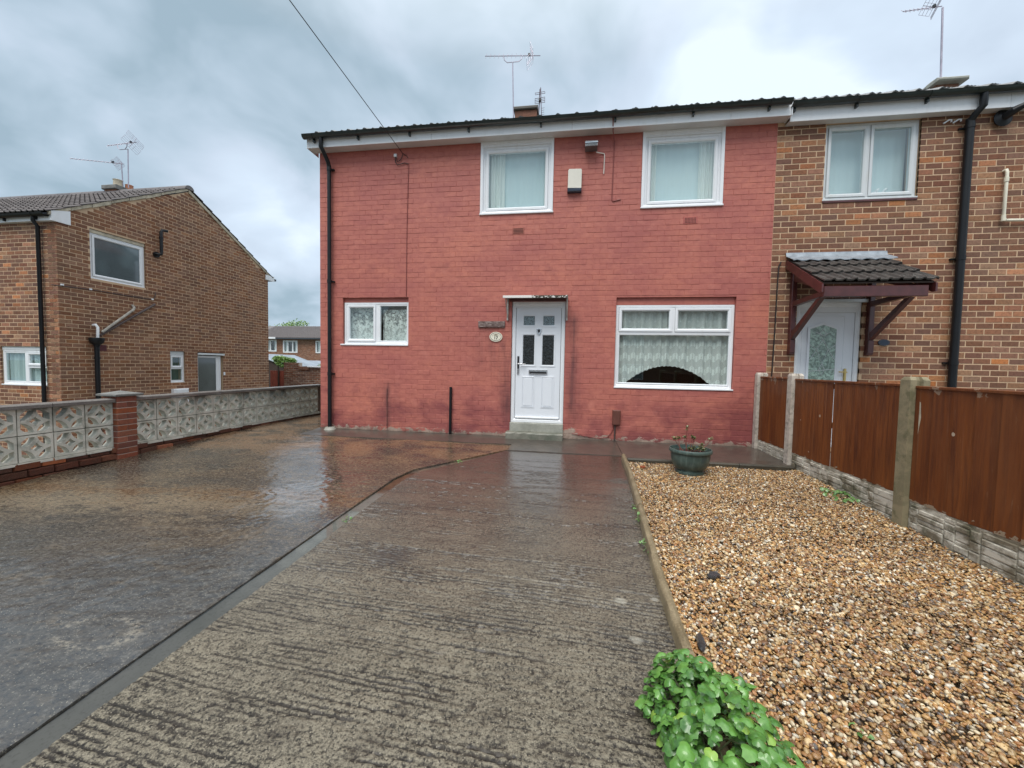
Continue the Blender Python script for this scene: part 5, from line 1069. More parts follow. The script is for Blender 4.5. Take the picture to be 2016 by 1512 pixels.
# ================================================================== FENCE
def fence():
    G = thing('fence', (3.02, -2.8, 0), 'brown feather board fence with concrete posts and gravel boards along the gravel', 'fence')
    R = random.Random(9); X = 2.975
    posts = [(-.055, 'pale_post_concrete', .085), (-.99, 'pale_post_concrete', .10), (-2.80, 'weathered_post_concrete', .105), (-4.62, 'weathered_post_concrete', .105), (-6.44, 'weathered_post_concrete', .105)]
    for i, (y, mt, w) in enumerate(posts):
        zt = 1.205; w2 = w/2; m = MB(); x0, x1 = X-.055, X+.095
        # H section with a weathered top
        prof = [(x0, y-w2), (x0+.05, y-w2), (x0+.058, y-w2+.028), (x1-.058, y-w2+.028), (x1-.05, y-w2), (x1, y-w2), (x1, y+w2), (x1-.05, y+w2), (x1-.058, y+w2-.028), (x0+.058, y+w2-.028), (x0+.05, y+w2), (x0, y+w2)]
        n = len(prof); V = [(a, b, -.5) for a, b in prof]+[(a, b, zt-.03) for a, b in prof]+[(X+.02+(a-X-.02)*.86, y+(b-y)*.55, zt) for a, b in prof]
        F = [(k, (k+1) % n, n+(k+1) % n, n+k) for k in range(n)]+[(n+k, n+(k+1) % n, 2*n+(k+1) % n, 2*n+k) for k in range(n)]+[tuple(2*n+k for k in range(n))]
        m.add(V, F); m.build('post', mt, G)
    bays = [(0, -.10, -.94, 7, .155, 1.135, 'pale_gravel_board'), (1, -1.045, -2.745, 11, .15, 1.125, 'lichen_gravel_board'), (2, -2.855, -4.565, 10, .125, 1.115, 'lichen_gravel_board'), (3, -4.675, -6.385, 10, .115, 1.11, 'lichen_gravel_board')]
    for (i, a, b, n, zb, zt, gm) in bays:
        # gravel board with raised stone-effect faces
        m = MB(); m.box(X-.005, X+.04, b, a, zb-.32, zb-.004); gb = m.build('gravel_board', gm, G)
        m = MB(); y = a-.015; 
        while y > b+.03:
            L = R.uniform(.07, .24); y2 = max(y-L, b+.012)
            z = zb-.305
            while z < zb-.04:
                hh = R.uniform(.03, .085); z2 = min(z+hh, zb-.014); q = MB().cbox(0, y-y2-.006, 0, .02, z, z2-.006, .006); d = R.uniform(.010, .020)
                m.add([(X-d+v[1], y-.003-v[0], v[2]) for v in q.v], q.f); z = z2
            y = y2
        m.build('stone_relief', gm, gb)
        w = (a-b)/n
        for k in range(n):
            y1 = a-k*w+(.004 if k else -.002); y0 = y1-w-.016
            if i == 1 and 3 <= k <= 3: y0 += .0
            lean = 0
            m = MB(); th0, th1 = .006, .019; yy0, yy1 = max(y0, b-.002), min(y1, a+.002)
            if i == 1 and k == 4: yy0 = y1-w+.045        # a missing strip leaves a slot to the neighbour's side
            xa = X+.008
            V = [(xa-th1, yy1, zb), (xa-th0*.2, yy0, zb), (xa+.004, yy0, zb), (xa+.004, yy1, zb)]; V = V+[(x+.0, yv, zt-.01) for x, yv, z in V]
            if k % 2: pass
            m.add(V, [(3, 2, 1, 0), (4, 5, 6, 7), (0, 1, 5, 4), (1, 2, 6, 5), (2, 3, 7, 6), (3, 0, 4, 7)], R.random()); m.build('fence_board', 'brown_fence_wood', G)
        m = MB(); m.cbox(0, a-b, -.03, .03, zt-.012, zt+.012, .004); m.v = [(X+.012+y, a-x, z) for x, y, z in m.v]; m.build('capping_rail', 'brown_fence_wood', G)
        for z in ((.62, 1.07) if i == 1 else (.30, .72, 1.02)):
            m = MB(); m.box(X+.013, X+.055, b, a, z-.03, z+.03); m.build('back_rail', 'dark_timber', G)
    m = MB(); V = []; pts = [(-2.862, 1.02), (-2.905, .985), (-2.915, .86), (-2.895, .72), (-2.875, .60), (-2.870, .35), (-2.862, .14)]
    for (y, z) in pts: V += [(X-.0075, y, z), (X-.0075, -2.857, z)]
    m.add(V, [(2*k, 2*k+1, 2*k+3, 2*k+2) for k in range(len(pts)-1)]); m.build('bare_wood_patch', 'weathered_sign_wood' if False else 'verge_mortar', G, recalc=False)
    return G
fence()

# ================================================================== EDGINGS AND GRAVEL
def edging():
    G = thing('garden_edging', (.7, -3.0, gz(-3)), 'round topped concrete edging between the ridged path and the gravel', 'edging')
    R = random.Random(2); y = -1.10
    while y > -8.6:
        L = .912; y2 = y-L; m = MB(); prof = [(-.028, -.12), (-.028, .050), (-.021, .070), (0, .080), (.021, .070), (.028, .050), (.028, -.12)]; n = len(prof); V = []
        ns = 8; dx = R.uniform(-.004, .004); dz = R.uniform(-.005, .004)
        for k in range(ns+1):
            yy = y-.004-(L-.010)*k/ns; x = .79+(yy+1.1)*.052+.012*math.sin(yy*2.1)+dx; g = gz(yy)+dz
            for (a, b) in prof: V.append((x+a, yy, b+g+R.uniform(-.0015, .0015)))
        F = [(k*n+j, k*n+j+1, (k+1)*n+j+1, (k+1)*n+j) for k in range(ns) for j in range(n-1)]+[tuple(range(n)), tuple(ns*n+j for j in range(n-1, -1, -1))]
        m.add(V, F); m.build('edging_stone', 'edging_concrete', G, smooth=True, sharp=45); y = y2
    G2 = thing('garden_edging', (1.9, -1.16, gz(-1.16)), 'dark mossy concrete edging across the top of the gravel behind the planter', 'edging')
    x = .825
    while x < 2.9:
        x2 = min(x+.72, 2.93); m = MB(); V = []; prof = [(-1.192, -.12), (-1.192, .028), (-1.184, .042), (-1.168, .048), (-1.152, .042), (-1.146, -.12)]; n = len(prof); V = []
        for xx in (x+.003, x2-.003):
            for (a, b) in prof: V.append((xx, a, b+gz(a)+R.uniform(-.002, .002)))
        m.add(V, [(j, j+1, n+j+1, n+j) for j in range(n-1)]+[tuple(range(n)), tuple(2*n-1-j for j in range(n))]); m.build('edging_stone', 'mossy_edging', G2); x = x2
edging()

def gravel():
    shapes = bpy.data.collections.new('pebble_shapes'); import bmesh
    for k in range(10):
        bm = bmesh.new(); bmesh.ops.create_icosphere(bm, subdivisions=2, radius=1.0); R = random.Random(50+k)
        sx, sy, sz = 1, R.uniform(.62, .95), R.uniform(.38, .68); cuts = [(Vector((R.gauss(0, 1), R.gauss(0, 1), R.gauss(0, 1))).normalized(), R.uniform(.55, .85)) for _ in range(R.choice((2, 3, 5)))]
        for v in bm.verts:
            p = v.co.copy()
            for nrm, d in cuts:
                q = p.dot(nrm)
                if q > d: p -= nrm*(q-d)*.85
            v.co = Vector((p.x*sx, p.y*sy, p.z*sz))
        me = bpy.data.meshes.new('pebble'); bm.to_mesh(me); bm.free(); me.polygons.foreach_set('use_smooth', [True]*len(me.polygons)); me.materials.append(MATS['wet_pebble'])
        shapes.objects.link(bpy.data.objects.new('pebble', me))
    r = np.random.default_rng(4); pts = []
    def put(n, y0, y1, s0, s1, zl):
        Y = r.uniform(y0, y1, n); X = r.uniform(.64, 2.97, n); ok = X > (.79+(Y+1.1)*.052+.030); X, Y = X[ok], Y[ok]; n = len(X)
        bank = np.clip((X-2.80)/.17, 0, 1)*.02+np.clip(1-(X-(.82+(Y+1.1)*.052))/.15, 0, 1)*.012+(vnoise(X*3, Y*3+40, 21)-.5)*.022
        Z = .042*Y-.022+bank+r.uniform(0, zl, n)-.0
        s = s0+(s1-s0)*r.random(n)**2.0; R3 = np.stack([r.normal(0, .42, n), r.normal(0, .42, n), r.uniform(0, 2*PI, n)], -1)
        pts.append((np.stack([X, Y, Z], -1), R3, s, r.integers(0, 10, n)))
    put(30000, -3.3, -1.2, .0075, .0145, .016); put(56000, -6.3, -3.3, .0070, .0165, .020); put(1500, -6.2, -1.2, .014, .024, .022); put(5000, -6.2, -1.2, .005, .008, .024); put(3000, -8.6, -6.2, .011, .02, .016)
    P = np.concatenate([p[0] for p in pts]); Rr = np.concatenate([p[1] for p in pts]); S = np.concatenate([p[2] for p in pts]); I = np.concatenate([p[3] for p in pts])
    # strays on the path beside the edging and at the foot of the house
    me = bpy.data.meshes.new('gravel'); me.vertices.add(len(P)); me.vertices.foreach_set('co', P.astype(np.float32).ravel())
    a = me.attributes.new('rot', 'FLOAT_VECTOR', 'POINT'); a.data.foreach_set('vector', Rr.astype(np.float32).ravel()); a = me.attributes.new('scl', 'FLOAT', 'POINT'); a.data.foreach_set('value', S.astype(np.float32)); a = me.attributes.new('idx', 'INT', 'POINT'); a.data.foreach_set('value', I.astype(np.int32))
    o = bpy.data.objects.new('gravel', me); COL.objects.link(o); tag(o, 'wet golden brown pea gravel filling the bed between path and fence', 'gravel', kind='stuff')
    ng = bpy.data.node_groups.new('scatter', 'GeometryNodeTree'); ng.interface.new_socket('Geometry', in_out='INPUT', socket_type='NodeSocketGeometry'); ng.interface.new_socket('Geometry', in_out='OUTPUT', socket_type='NodeSocketGeometry')
    N = ng.nodes.new; L = ng.links.new; gi = N('NodeGroupInput'); go = N('NodeGroupOutput'); ip = N('GeometryNodeInstanceOnPoints'); ci = N('GeometryNodeCollectionInfo'); ci.inputs['Collection'].default_value = shapes; ci.inputs['Separate Children'].default_value = True; ci.inputs['Reset Children'].default_value = True
    def na(name, t): n = N('GeometryNodeInputNamedAttribute'); n.data_type = t; n.inputs[0].default_value = name; return [s for s in n.outputs if s.enabled][0]
    L(gi.outputs[0], ip.inputs['Points']); L(ci.outputs[0], ip.inputs['Instance']); ip.inputs['Pick Instance'].default_value = True; L(na('idx', 'INT'), ip.inputs['Instance Index'])
    er = N('FunctionNodeEulerToRotation'); L(na('rot', 'FLOAT_VECTOR'), er.inputs[0]); L(er.outputs[0], ip.inputs['Rotation']); L(na('scl', 'FLOAT'), ip.inputs['Scale']); L(ip.outputs[0], go.inputs[0])
    md = o.modifiers.new('scatter', 'NODES'); md.node_group = ng
gravel()

# ================================================================== LOOSE THINGS ON THE GRAVEL
def planter():
    cx, cy, zb = 1.548, -1.50, gz(-1.5)-.015; P = thing('planter', (cx, cy, zb), 'round dark green plastic planter standing on the gravel', 'planter')
    m = MB(); m.lathe([(.0, .0), (.168, .0), (.172, .012), (.172, .032), (.158, .036), (.158, .05), (.192, .085), (.215, .13), (.227, .19), (.231, .275), (.225, .275), (.21, .2), (.15, .1), (.0, .1)], (cx, cy, zb), 56, .008); m.build('pot_body', 'green_pot_plastic', P, smooth=True)
    m = MB(); m.lathe([(.226, .262), (.250, .268), (.254, .275), (.254, .302), (.248, .312), (.238, .312), (.236, .300), (.232, .262)], (cx, cy, zb), 48); m.build('rim', 'green_pot_plastic', P, smooth=True)
    m = MB(); m.lathe([(.0, .268), (.12, .27), (.236, .262)], (cx, cy, zb), 24); m.build('soil', 'potting_soil', P, smooth=True)
    S = thing('sedum_plant', (cx, cy, zb+.27), 'sparse sedum with reddish stems growing in the green planter', 'plant'); R = random.Random(3)
    lb = MB(); lb.add([(0, 0, 0), (.009, .010, .004), (.010, .024, .003), (0, .032, 0), (-.010, .024, .003), (-.009, .010, .004), (0, .018, -.002)], [(0, 1, 6), (1, 2, 6), (2, 3, 6), (3, 4, 6), (4, 5, 6), (5, 0, 6)]); lm = lb.mesh('leaf', 'leaf_sedum', None, False, False)
    tips = [((-.05, 0), (-.055, -.02), .31, 0), ((-.08, .0), (-.20, .0), .165, 1), ((-.03, .02), (-.075, 0), .185, 1), ((-.02, 0), (.015, -.03), .20, 1), ((.0, .0), (.045, .0), .175, 1), ((.11, 0), (.245, .0), .185, 1), ((.10, .02), (.14, .0), .10, 1), ((-.12, 0), (-.14, .02), .17, 0), ((.02, 0), (.035, -.04), .08, 1), ((.05, .03), (.17, .01), .07, 1), ((-.02, -.03), (-.02, -.05), .055, 1), ((.13, -.02), (.16, -.03), .055, 1)]
    for (b0, t0, hh, lv) in tips:
        base = Vector((cx+b0[0], cy+b0[1], zb+.265)); tip = Vector((cx+t0[0], cy+t0[1], zb+.265+hh)); mid = (base+tip)/2+Vector(((tip.x-base.x)*.15, 0, .01)); m = MB(); m.tube([base, mid, tip], [.005, .004, .003], 6); m.build('stem', 'red_stem', S, smooth=True)
        for k in range(16 if hh > .1 else 20):
            f = R.uniform(.88, 1.06) if hh > .12 else R.uniform(.35, 1.05); c = base.lerp(tip, f); inst('leaf', lm, S, c+Vector((R.uniform(-.006, .006), R.uniform(-.006, .006), 0)), (R.uniform(-.3, .9), R.uniform(-.4, .4), R.uniform(0, 6.28)), (R.uniform(.8, 1.15),)*3)
planter()

def lobed_leaf(name, mat, lobes=3, n=8, cup=.12, seed=0):
    """rounded lobed leaf about 1 unit across, in the xy plane, stalk at the origin, growing along +y"""
    R = random.Random(seed); V = [(0, .42, .02)]; K = 3*n; k1, k2 = R.uniform(0, 6), R.uniform(0, 6); dr = R.uniform(.7, 1.3)
    for rr in (.5, 1.0):
        for k in range(K):
            t = 2*PI*k/K; a = (t+PI) % (2*PI)-PI     # 0 = tip direction
            r = .46*(1-.20*dr*(abs(math.sin(1.5*a))**6 if abs(a) < 2.1 else 0))*(1+.05*math.sin(9*a+k1))*(1-.42*math.exp(-((abs(a)-PI)/.35)**2))
            r *= rr if rr < 1 else 1; x = r*math.sin(a); y = .42+r*math.cos(a)*1.02; q = (x*x+(y-.42)**2)
            V.append((x, y, -cup*q*1.6+.14*abs(x)*(1-rr*.3)+.03*math.sin(3*a+k2)*rr))
    F = [(0, 1+k, 1+(k+1) % K) for k in range(K)]+[(1+k, 1+K+k, 1+K+(k+1) % K, 1+(k+1) % K) for k in range(K)]
    m = MB(); m.add(V, F); return m.mesh(name, mat, None, True, False)
def clump():
    cx, cy, zb = .560, -5.22, gz(-5.2); P = thing('columbine_plant', (cx, cy, zb), 'bushy bright green lobed leaf plant at the near end of the edging', 'plant'); R = random.Random(12)
    Ls = [lobed_leaf('leaf', 'leaf_green', 3, 8, .25+.25*k, 60+k) for k in range(5)]
    N = 900; rest = MB()
    for k in range(N):
        shell = k < 300 or k % 4
        th = R.uniform(0, 2*PI); u = R.random() if shell else R.uniform(.1, .9); el = math.asin(R.uniform(.02, 1.0)) if shell else R.uniform(.1, 1.3); rr = (R.uniform(.86, 1.06) if shell else R.uniform(.45, .8))
        ax, ay, az = .205, .42, .29
        lump = 1+.13*math.sin(3*th+1.0)+.08*math.sin(5*th+2)
        c = Vector((cx+ax*rr*lump*math.cos(el)*math.cos(th), cy-.05+ay*rr*lump*math.cos(el)*math.sin(th), zb+.02+az*rr*math.sin(el)*(1+.10*math.sin(4*th))))
        nrm = Vector((math.cos(el)*math.cos(th)*.75, math.cos(el)*math.sin(th)*.75, math.sin(el)*.8+.55)).normalized(); nrm = (nrm+Vector((R.gauss(0, .28), R.gauss(0, .28), R.gauss(0, .2)))).normalized()
        q = nrm.to_track_quat('Z', 'Y'); out = Vector((math.cos(th), math.sin(th), -.25)); yl = q @ Vector((0, 1, 0)); xl = q @ Vector((1, 0, 0)); spin = math.atan2(-(out.dot(xl)), out.dot(yl))+R.gauss(0, .5)
        rot = (q.to_matrix() @ Matrix.Rotation(spin, 3, 'Z')).to_euler(); s = R.uniform(.036, .064) if shell else R.uniform(.035, .06)
        if k < 299: inst('leaf', Ls[k % 5], P, c, rot, (s*R.uniform(.9, 1.1), s, s))
        else:
            me = Ls[k % 5]; Mx = Matrix.Translation(c) @ rot.to_matrix().to_4x4() @ Matrix.Scale(s, 4); rest.add([Mx @ v.co for v in me.vertices], [tuple(p.vertices) for p in me.polygons], R.random())
    rest.build('leaves', 'leaf_green', P, smooth=True, recalc=False, rnd=True, kind='stuff')
    for k in range(26):
        th = R.uniform(0, 2*PI); rr = R.uniform(.5, .95); b = Vector((cx+R.uniform(-.06, .06), cy+R.uniform(-.06, .06), zb)); t = Vector((cx+.18*rr*math.cos(th), cy-.05+.38*rr*math.sin(th), zb+.26*math.sqrt(max(0, 1-rr*rr))+.02)); md = (b+t)/2+Vector((0, 0, .05)); m = MB(); m.tube([b, md, t], [.0035, .003, .002], 5); m.build('stem', 'plant_stem', P, smooth=True)
clump()
def weed(x, y, s, n, label, seed, spread=.1, hgt=.06, mat='leaf_small', elong=1.0, name='weed', z=None):
    z = gz(y) if z is None else z; P = thing(name, (x, y, z), label, 'weed', 'weeds'); R = random.Random(seed); L = lobed_leaf('leaf', mat, 3, 5, .3, seed)
    for k in range(n):
        th = R.uniform(0, 6.28); r = spread*math.sqrt(R.random()); c = Vector((x+r*math.cos(th), y+r*math.sin(th)*elong, z+.005+hgt*R.uniform(.3, 1)*(1-r/spread*.6)))
        inst('leaf', L, P, c, (R.gauss(0, .45), R.gauss(0, .45), th-PI/2+R.gauss(0, .5)), (s*R.uniform(.7, 1.2),)*3)
    for k in range(max(2, n//6)):
        th = R.uniform(0, 6.28); m = MB(); m.tube([(x, y, z), (x+.6*spread*math.cos(th), y+.6*spread*math.sin(th)*elong, z+hgt*.7)], .0015, 4); m.build('stem', 'plant_stem', P)
weed(2.87, -2.13, .045, 60, 'low green weed growing from the gravel at the foot of the fence', 1, .12, .05, elong=1.6)
weed(.670, -2.83, .030, 7, 'tiny weed beside the edging, nearest to the red house of those in the path joint', 2, .03, .03)
weed(.655, -3.12, .034, 10, 'small bright weed halfway along the path side of the edging', 3, .03, .06, elong=1.5)
weed(.620, -3.62, .030, 14, 'ragged weed growing from the joint between path and edging, nearest the leafy plant', 4, .03, .05, elong=3.5)
weed(-1.44, -1.66, .028, 8, 'tiny weed in the bend of the drain channel', 5, .05, .02)
weed(-1.90, -3.55, .026, 7, 'tiny weed in the straight part of the drain channel', 6, .04, .02)
weed(.93, -5.42, .020, 8, 'thin seedling among the pebbles right of the leafy plant', 7, .06, .03); weed(1.18, -5.0, .018, 7, 'yellowish seedling among the pebbles in the foreground gravel', 8, .04, .02)
def slate(x, y, L, w, rz, tilt, label, seed):
    R = random.Random(seed); n = 12; pr = [(L*math.cos(2*PI*k/n)*R.uniform(.78, 1.1), w*math.sin(2*PI*k/n)*R.uniform(.75, 1.15)) for k in range(n)]; m = MB()
    V = [(a, b, 0) for a, b in pr]+[(a*.93, b*.9, .016+R.uniform(-.003, .003)) for a, b in pr]; m.add(V, [(k, (k+1) % n, n+(k+1) % n, n+k) for k in range(n)]+[tuple(range(n-1, -1, -1)), tuple(range(n, 2*n))])
    o = m.build('slate_piece', 'slate_stone'); o.location = (x, y, gz(y)+.014); o.rotation_euler = (tilt, .1, rz); tag(o, label, 'stone')
slate(1.0, -3.93, .060, .032, .7, .18, 'flat dark slate lying on the gravel near the middle of the edging', 1)
slate(.715, -4.58, .085, .022, 1.35, .4, 'long dark slate wedged against the edging just above the leafy plant', 2)
m = MB(); m.extrude([(-.03, -.02), (.02, -.03), (.04, .01), (0, .03), (-.03, .01)], 'z', 0, .018); o = m.build('brick_chip', 'red_brick'); o.location = (.985, -1.45, gz(-1.45)+.010); tag(o, 'small orange red brick chip on the gravel near the top corner', 'brick chip')

# ================================================================== FITTINGS ON THE RED HOUSE FRONT
def ellipse(cx, cz, a, b, n=32): return [(cx+a*math.cos(2*PI*k/n), cz+b*math.sin(2*PI*k/n)) for k in range(n)]
def plaque():
    cx, cz = -1.272, 1.738; P = thing('house_number_plaque', (cx, 0, cz), 'cream oval plaque with crown and the number 17 left of the white door', 'plaque')
    m = MB(); m.extrude(ellipse(cx, cz, .113, .084), 'y', -.016, .002); m.build('plate', 'cream_plaque', P)
    m = MB(); o = ellipse(cx, cz, .098, .070); i = ellipse(cx, cz, .091, .063); n = len(o); V = [(a, -.0168, b) for a, b in o]+[(a, -.0168, b) for a, b in i]; m.add(V, [(k, (k+1) % n, n+(k+1) % n, n+k) for k in range(n)]); m.build('border_line', 'black_metal', P, recalc=False)
    fc = bpy.data.curves.new('number', 'FONT'); fc.body = '17'; fc.size = .074; fc.align_x = 'CENTER'; fc.align_y = 'CENTER'; fc.extrude = .0008; fc.offset = .0016
    to = bpy.data.objects.new('tmp_text', fc); COL.objects.link(to); dg = bpy.context.evaluated_depsgraph_get(); me = bpy.data.meshes.new_from_object(to.evaluated_get(dg)); bpy.data.objects.remove(to)
    me.name = 'number'; me.materials.clear(); me.materials.append(MATS['black_metal']); no = bpy.data.objects.new('number', me); COL.objects.link(no); place(no, (cx, -.0175, cz-.022), P); no.rotation_euler = (PI/2, 0, 0); no['label'] = 'black number 17'
    m = MB(); b0 = cz+.022; cr = [(-.030, 0), (.030, 0), (.038, .022), (.020, .010), (.012, .028), (0, .012), (-.012, .028), (-.020, .010), (-.038, .022)]
    m.extrude([(cx+a, b0+b) for a, b in cr], 'y', -.0178, -.0165); m.build('crown_emblem', 'brass_dark', P)
    for s in (-1, 1):
        m = MB(); m.tube([(cx+s*.045, -.0175, b0+.012), (cx+s*.056, -.0175, b0+.002), (cx+s*.064, -.0175, b0-.014)], .0022, 5); m.build('scroll', 'brass_dark', P)
simple('cream_plaque', (.80, .76, .62), .3, .04, 3); simple('brass_dark', (.12, .08, .03), .4)
plaque()
m = MB(); m.cbox(-1.585, -1.118, -.032, 0, 1.895, 2.005, .008); solo(m.build('wooden_sign', 'weathered_sign_wood', smooth=False), 'weathered blank wooden name board above the house number', 'sign')
def alarm():
    P = thing('alarm_box', (.015, 0, 4.12), 'cream alarm box with navy base between the two upper windows', 'alarm box')
    m = MB(); m.extrude([(-.10, 4.185), (.125, 4.175), (.128, 4.46), (.118, 4.482), (-.085, 4.488), (-.098, 4.468)], 'y', -.075, 0); m.v = [(x if y > -.01 else x*.97+.0004, y, z) for x, y, z in m.v]; m.build('cover', 'cream_alarm_plastic', P)
    m = MB(); m.cbox(-.103, .126, -.08, 0, 4.122, 4.183, .012); m.build('strobe_base', 'navy_plastic', P)
alarm()
def floodlight():
    x, z = .262, 4.84; P = thing('floodlight', (x, 0, z), 'small silver floodlight fixed high on the red wall above the alarm box', 'light')
    m = MB(); m.extrude([(-.045, z+.085), (-.165, z+.03), (-.175, z-.055), (-.05, z-.085)], 'x', x-.095, x+.10); m.build('lamp_housing', 'silver_lamp', P)
    m = MB(); m.add([(x-.085, -.1665, z+.022), (x+.09, -.1665, z+.022), (x+.09, -.176, z-.048), (x-.085, -.176, z-.048)], [(0, 1, 2, 3)]); m.build('lens', 'lamp_glass', P, recalc=False)
    m = MB(); m.box(x-.100, x+.105, -.178, -.168, z-.006, z+.008); m.build('lamp_band', 'chrome', P)
    m = MB(); m.box(x-.03, x+.03, -.05, 0, z-.02, z+.03); m.build('bracket', 'black_metal', P)
floodlight()
def cable(name, pts, r, mat, label, cat='cable', n=6): m = MB(); m.tube(pts, r, n); return solo(m.build(name, mat, smooth=True), label, cat)
cable('cable', [(.35, -.05, 4.745), (.42, -.02, 4.74), (.478, -.010, 4.735), (.487, -.008, 4.70), (.480, -.010, 4.41)], .009, 'white_cable', 'short white cable hanging beside the floodlight')
cable('cable', [(.585, -.215, 5.215), (.588, -.215, 5.06), (.60, -.12, 5.02), (.64, -.012, 4.90), (.632, -.010, 4.60), (.622, -.010, 3.985), (.64, -.010, 3.965), (.70, -.010, 3.975), (.765, -.010, 3.99)], .008, 'painted_cable', 'dull red painted cable dropping from the gutter beside the right upper window')
cable('cable', [(-2.885, -.010, 4.76), (-2.890, -.010, 4.60), (-2.912, -.008, 3.6), (-2.918, -.008, 2.45)], .006, 'painted_cable', 'thin red painted cable running down the wall to the small window')
cable('cable', [(.07, -.012, .105), (.30, -.014, .075), (.50, -.014, .045), (.65, -.014, .06), (.72, -.014, .14), (.77, -.014, .25)], .006, 'painted_cable', 'thin dark cable curving low along the wall to the brown meter box')
cable('cable', [(-3.275, -.008, .78), (-3.27, -.008, .04)], .004, 'brown_waste_pipe', 'thin dark wire down the foot of the red wall under the small window')
P = thing('meter_box', (.79, 0, .02), 'small brown meter box on the foot of the red wall under the big window', 'meter box')
m = MB(); m.cbox(.735, .862, -.075, 0, .285, .535, .012); m.build('cover', 'brown_meter_plastic', P)
m = MB(); m.tube([(.782, -.03, .30), (.780, -.03, .0)], .013, 8); m.build('conduit', 'brown_waste_pipe', P, smooth=True)
m = MB(); m.tube([(-2.070, -.03, .01), (-2.066, -.03, .845)], .024, 10); solo(m.build('pipe_stub', 'black_gutter_plastic', smooth=True), 'short black pipe standing against the red wall left of the door', 'pipe')
m = MB(); m.cbox(-3.155, -3.105, -.035, 0, 4.885, 4.935, .004); P = solo(m.build('junction_box', 'white_upvc'), 'tiny white junction box under the eaves at the left end of the red wall', 'junction box')
cable('cable', [(-3.13, -.02, 4.89), (-3.128, -.02, 4.80), (-3.09, -.02, 4.745), (-3.02, -.02, 4.76), (-2.96, -.02, 4.775), (-2.885, -.012, 4.755)], .007, 'black_cable', 'black cable looping below the tiny junction box')
def wire():
    a = Vector((-2.985, -.03, 4.93)); b = Vector((-4.55, -21.0, 7.55)); pts = []
    m = MB()
    for k in range(25):
        t = k/24; p = a.lerp(b, t); p.z -= .0*4*t*(1-t); pts.append(p)
    m.tube(pts, .0055, 5, cap=False); o = m.build('overhead_wire', 'black_cable'); tag(o, 'overhead telephone wire running from the eaves of the red house up out of view', 'wire')
    m = MB(); m.tube([a, a+Vector((-.02, .01, -.05)), (-3.03, -.02, 4.83), (-3.09, -.02, 4.80), (-3.11, -.02, 4.88)], .006, 6); m.tube([a, (-2.93, 0, 4.90), (-2.90, 0, 4.86)], .006, 6); solo(m.build('wire_hook', 'black_cable'), 'black hook and slack that anchor the overhead wire to the red wall', 'hook')
wire()
cable('cable', [(3.215, -.02, 2.93), (3.185, -.02, 2.86), (3.18, -.015, 2.6), (3.175, -.015, 1.9), (3.16, -.015, 1.1)], .009, 'black_cable', 'black cable down the brown brick beside the porch canopy')
cable('cable', [(5.66, -.02, 4.3), (5.655, -.02, 3.5), (5.655, -.02, 2.4), (5.65, -.02, 1.0), (5.65, -.02, .1)], .010, 'brown_waste_pipe', 'brown cable running down beside the black downpipe of the brown house')
for k, (x, z, l) in enumerate(((5.66, 4.15, 'topmost white cable clip beside the black downpipe'), (5.66, 3.30, 'white cable clip beside the black downpipe, second from the top'), (5.66, 2.45, 'white cable clip beside the black downpipe, level with the porch canopy'), (5.655, 1.62, 'lowest white cable clip beside the black downpipe'))):
    m = MB(); m.cbox(x-.03, x+.02, -.035, 0, z-.012, z+.014, .003); solo(m.build('cable_clip', 'white_upvc'), l, 'cable clip', 'clips beside the downpipe')
for k, (x, l) in enumerate(((5.36, 'left of the two white hooks under the eaves of the brown house'), (5.48, 'right of the two white hooks under the eaves of the brown house'))):
    m = MB(); m.tube([(x-.07, -.02, 4.87), (x-.01, -.03, 4.91), (x+.02, -.03, 4.91), (x+.02, -.03, 4.88)], .011, 6); solo(m.build('wall_hook', 'white_upvc', smooth=True), l, 'hook', 'white hooks under the eaves')
P = thing('house_number_plaque', (4.70, 0, 1.69), 'small dark oval plaque on brown brick right of the porch', 'plaque')
m = MB(); m.extrude(ellipse(4.703, 1.694, .078, .048, 24), 'y', -.016, .0); m.build('plate', 'navy_plastic', P); m = MB(); o = ellipse(4.703, 1.694, .068, .040); i = ellipse(4.703, 1.694, .062, .035); n = len(o); m.add([(a, -.0168, b) for a, b in o]+[(a, -.0168, b) for a, b in i], [(k, (k+1) % n, n+(k+1) % n, n+k) for k in range(n)]); m.build('border_line', 'slate_grey_pipe', P, recalc=False)

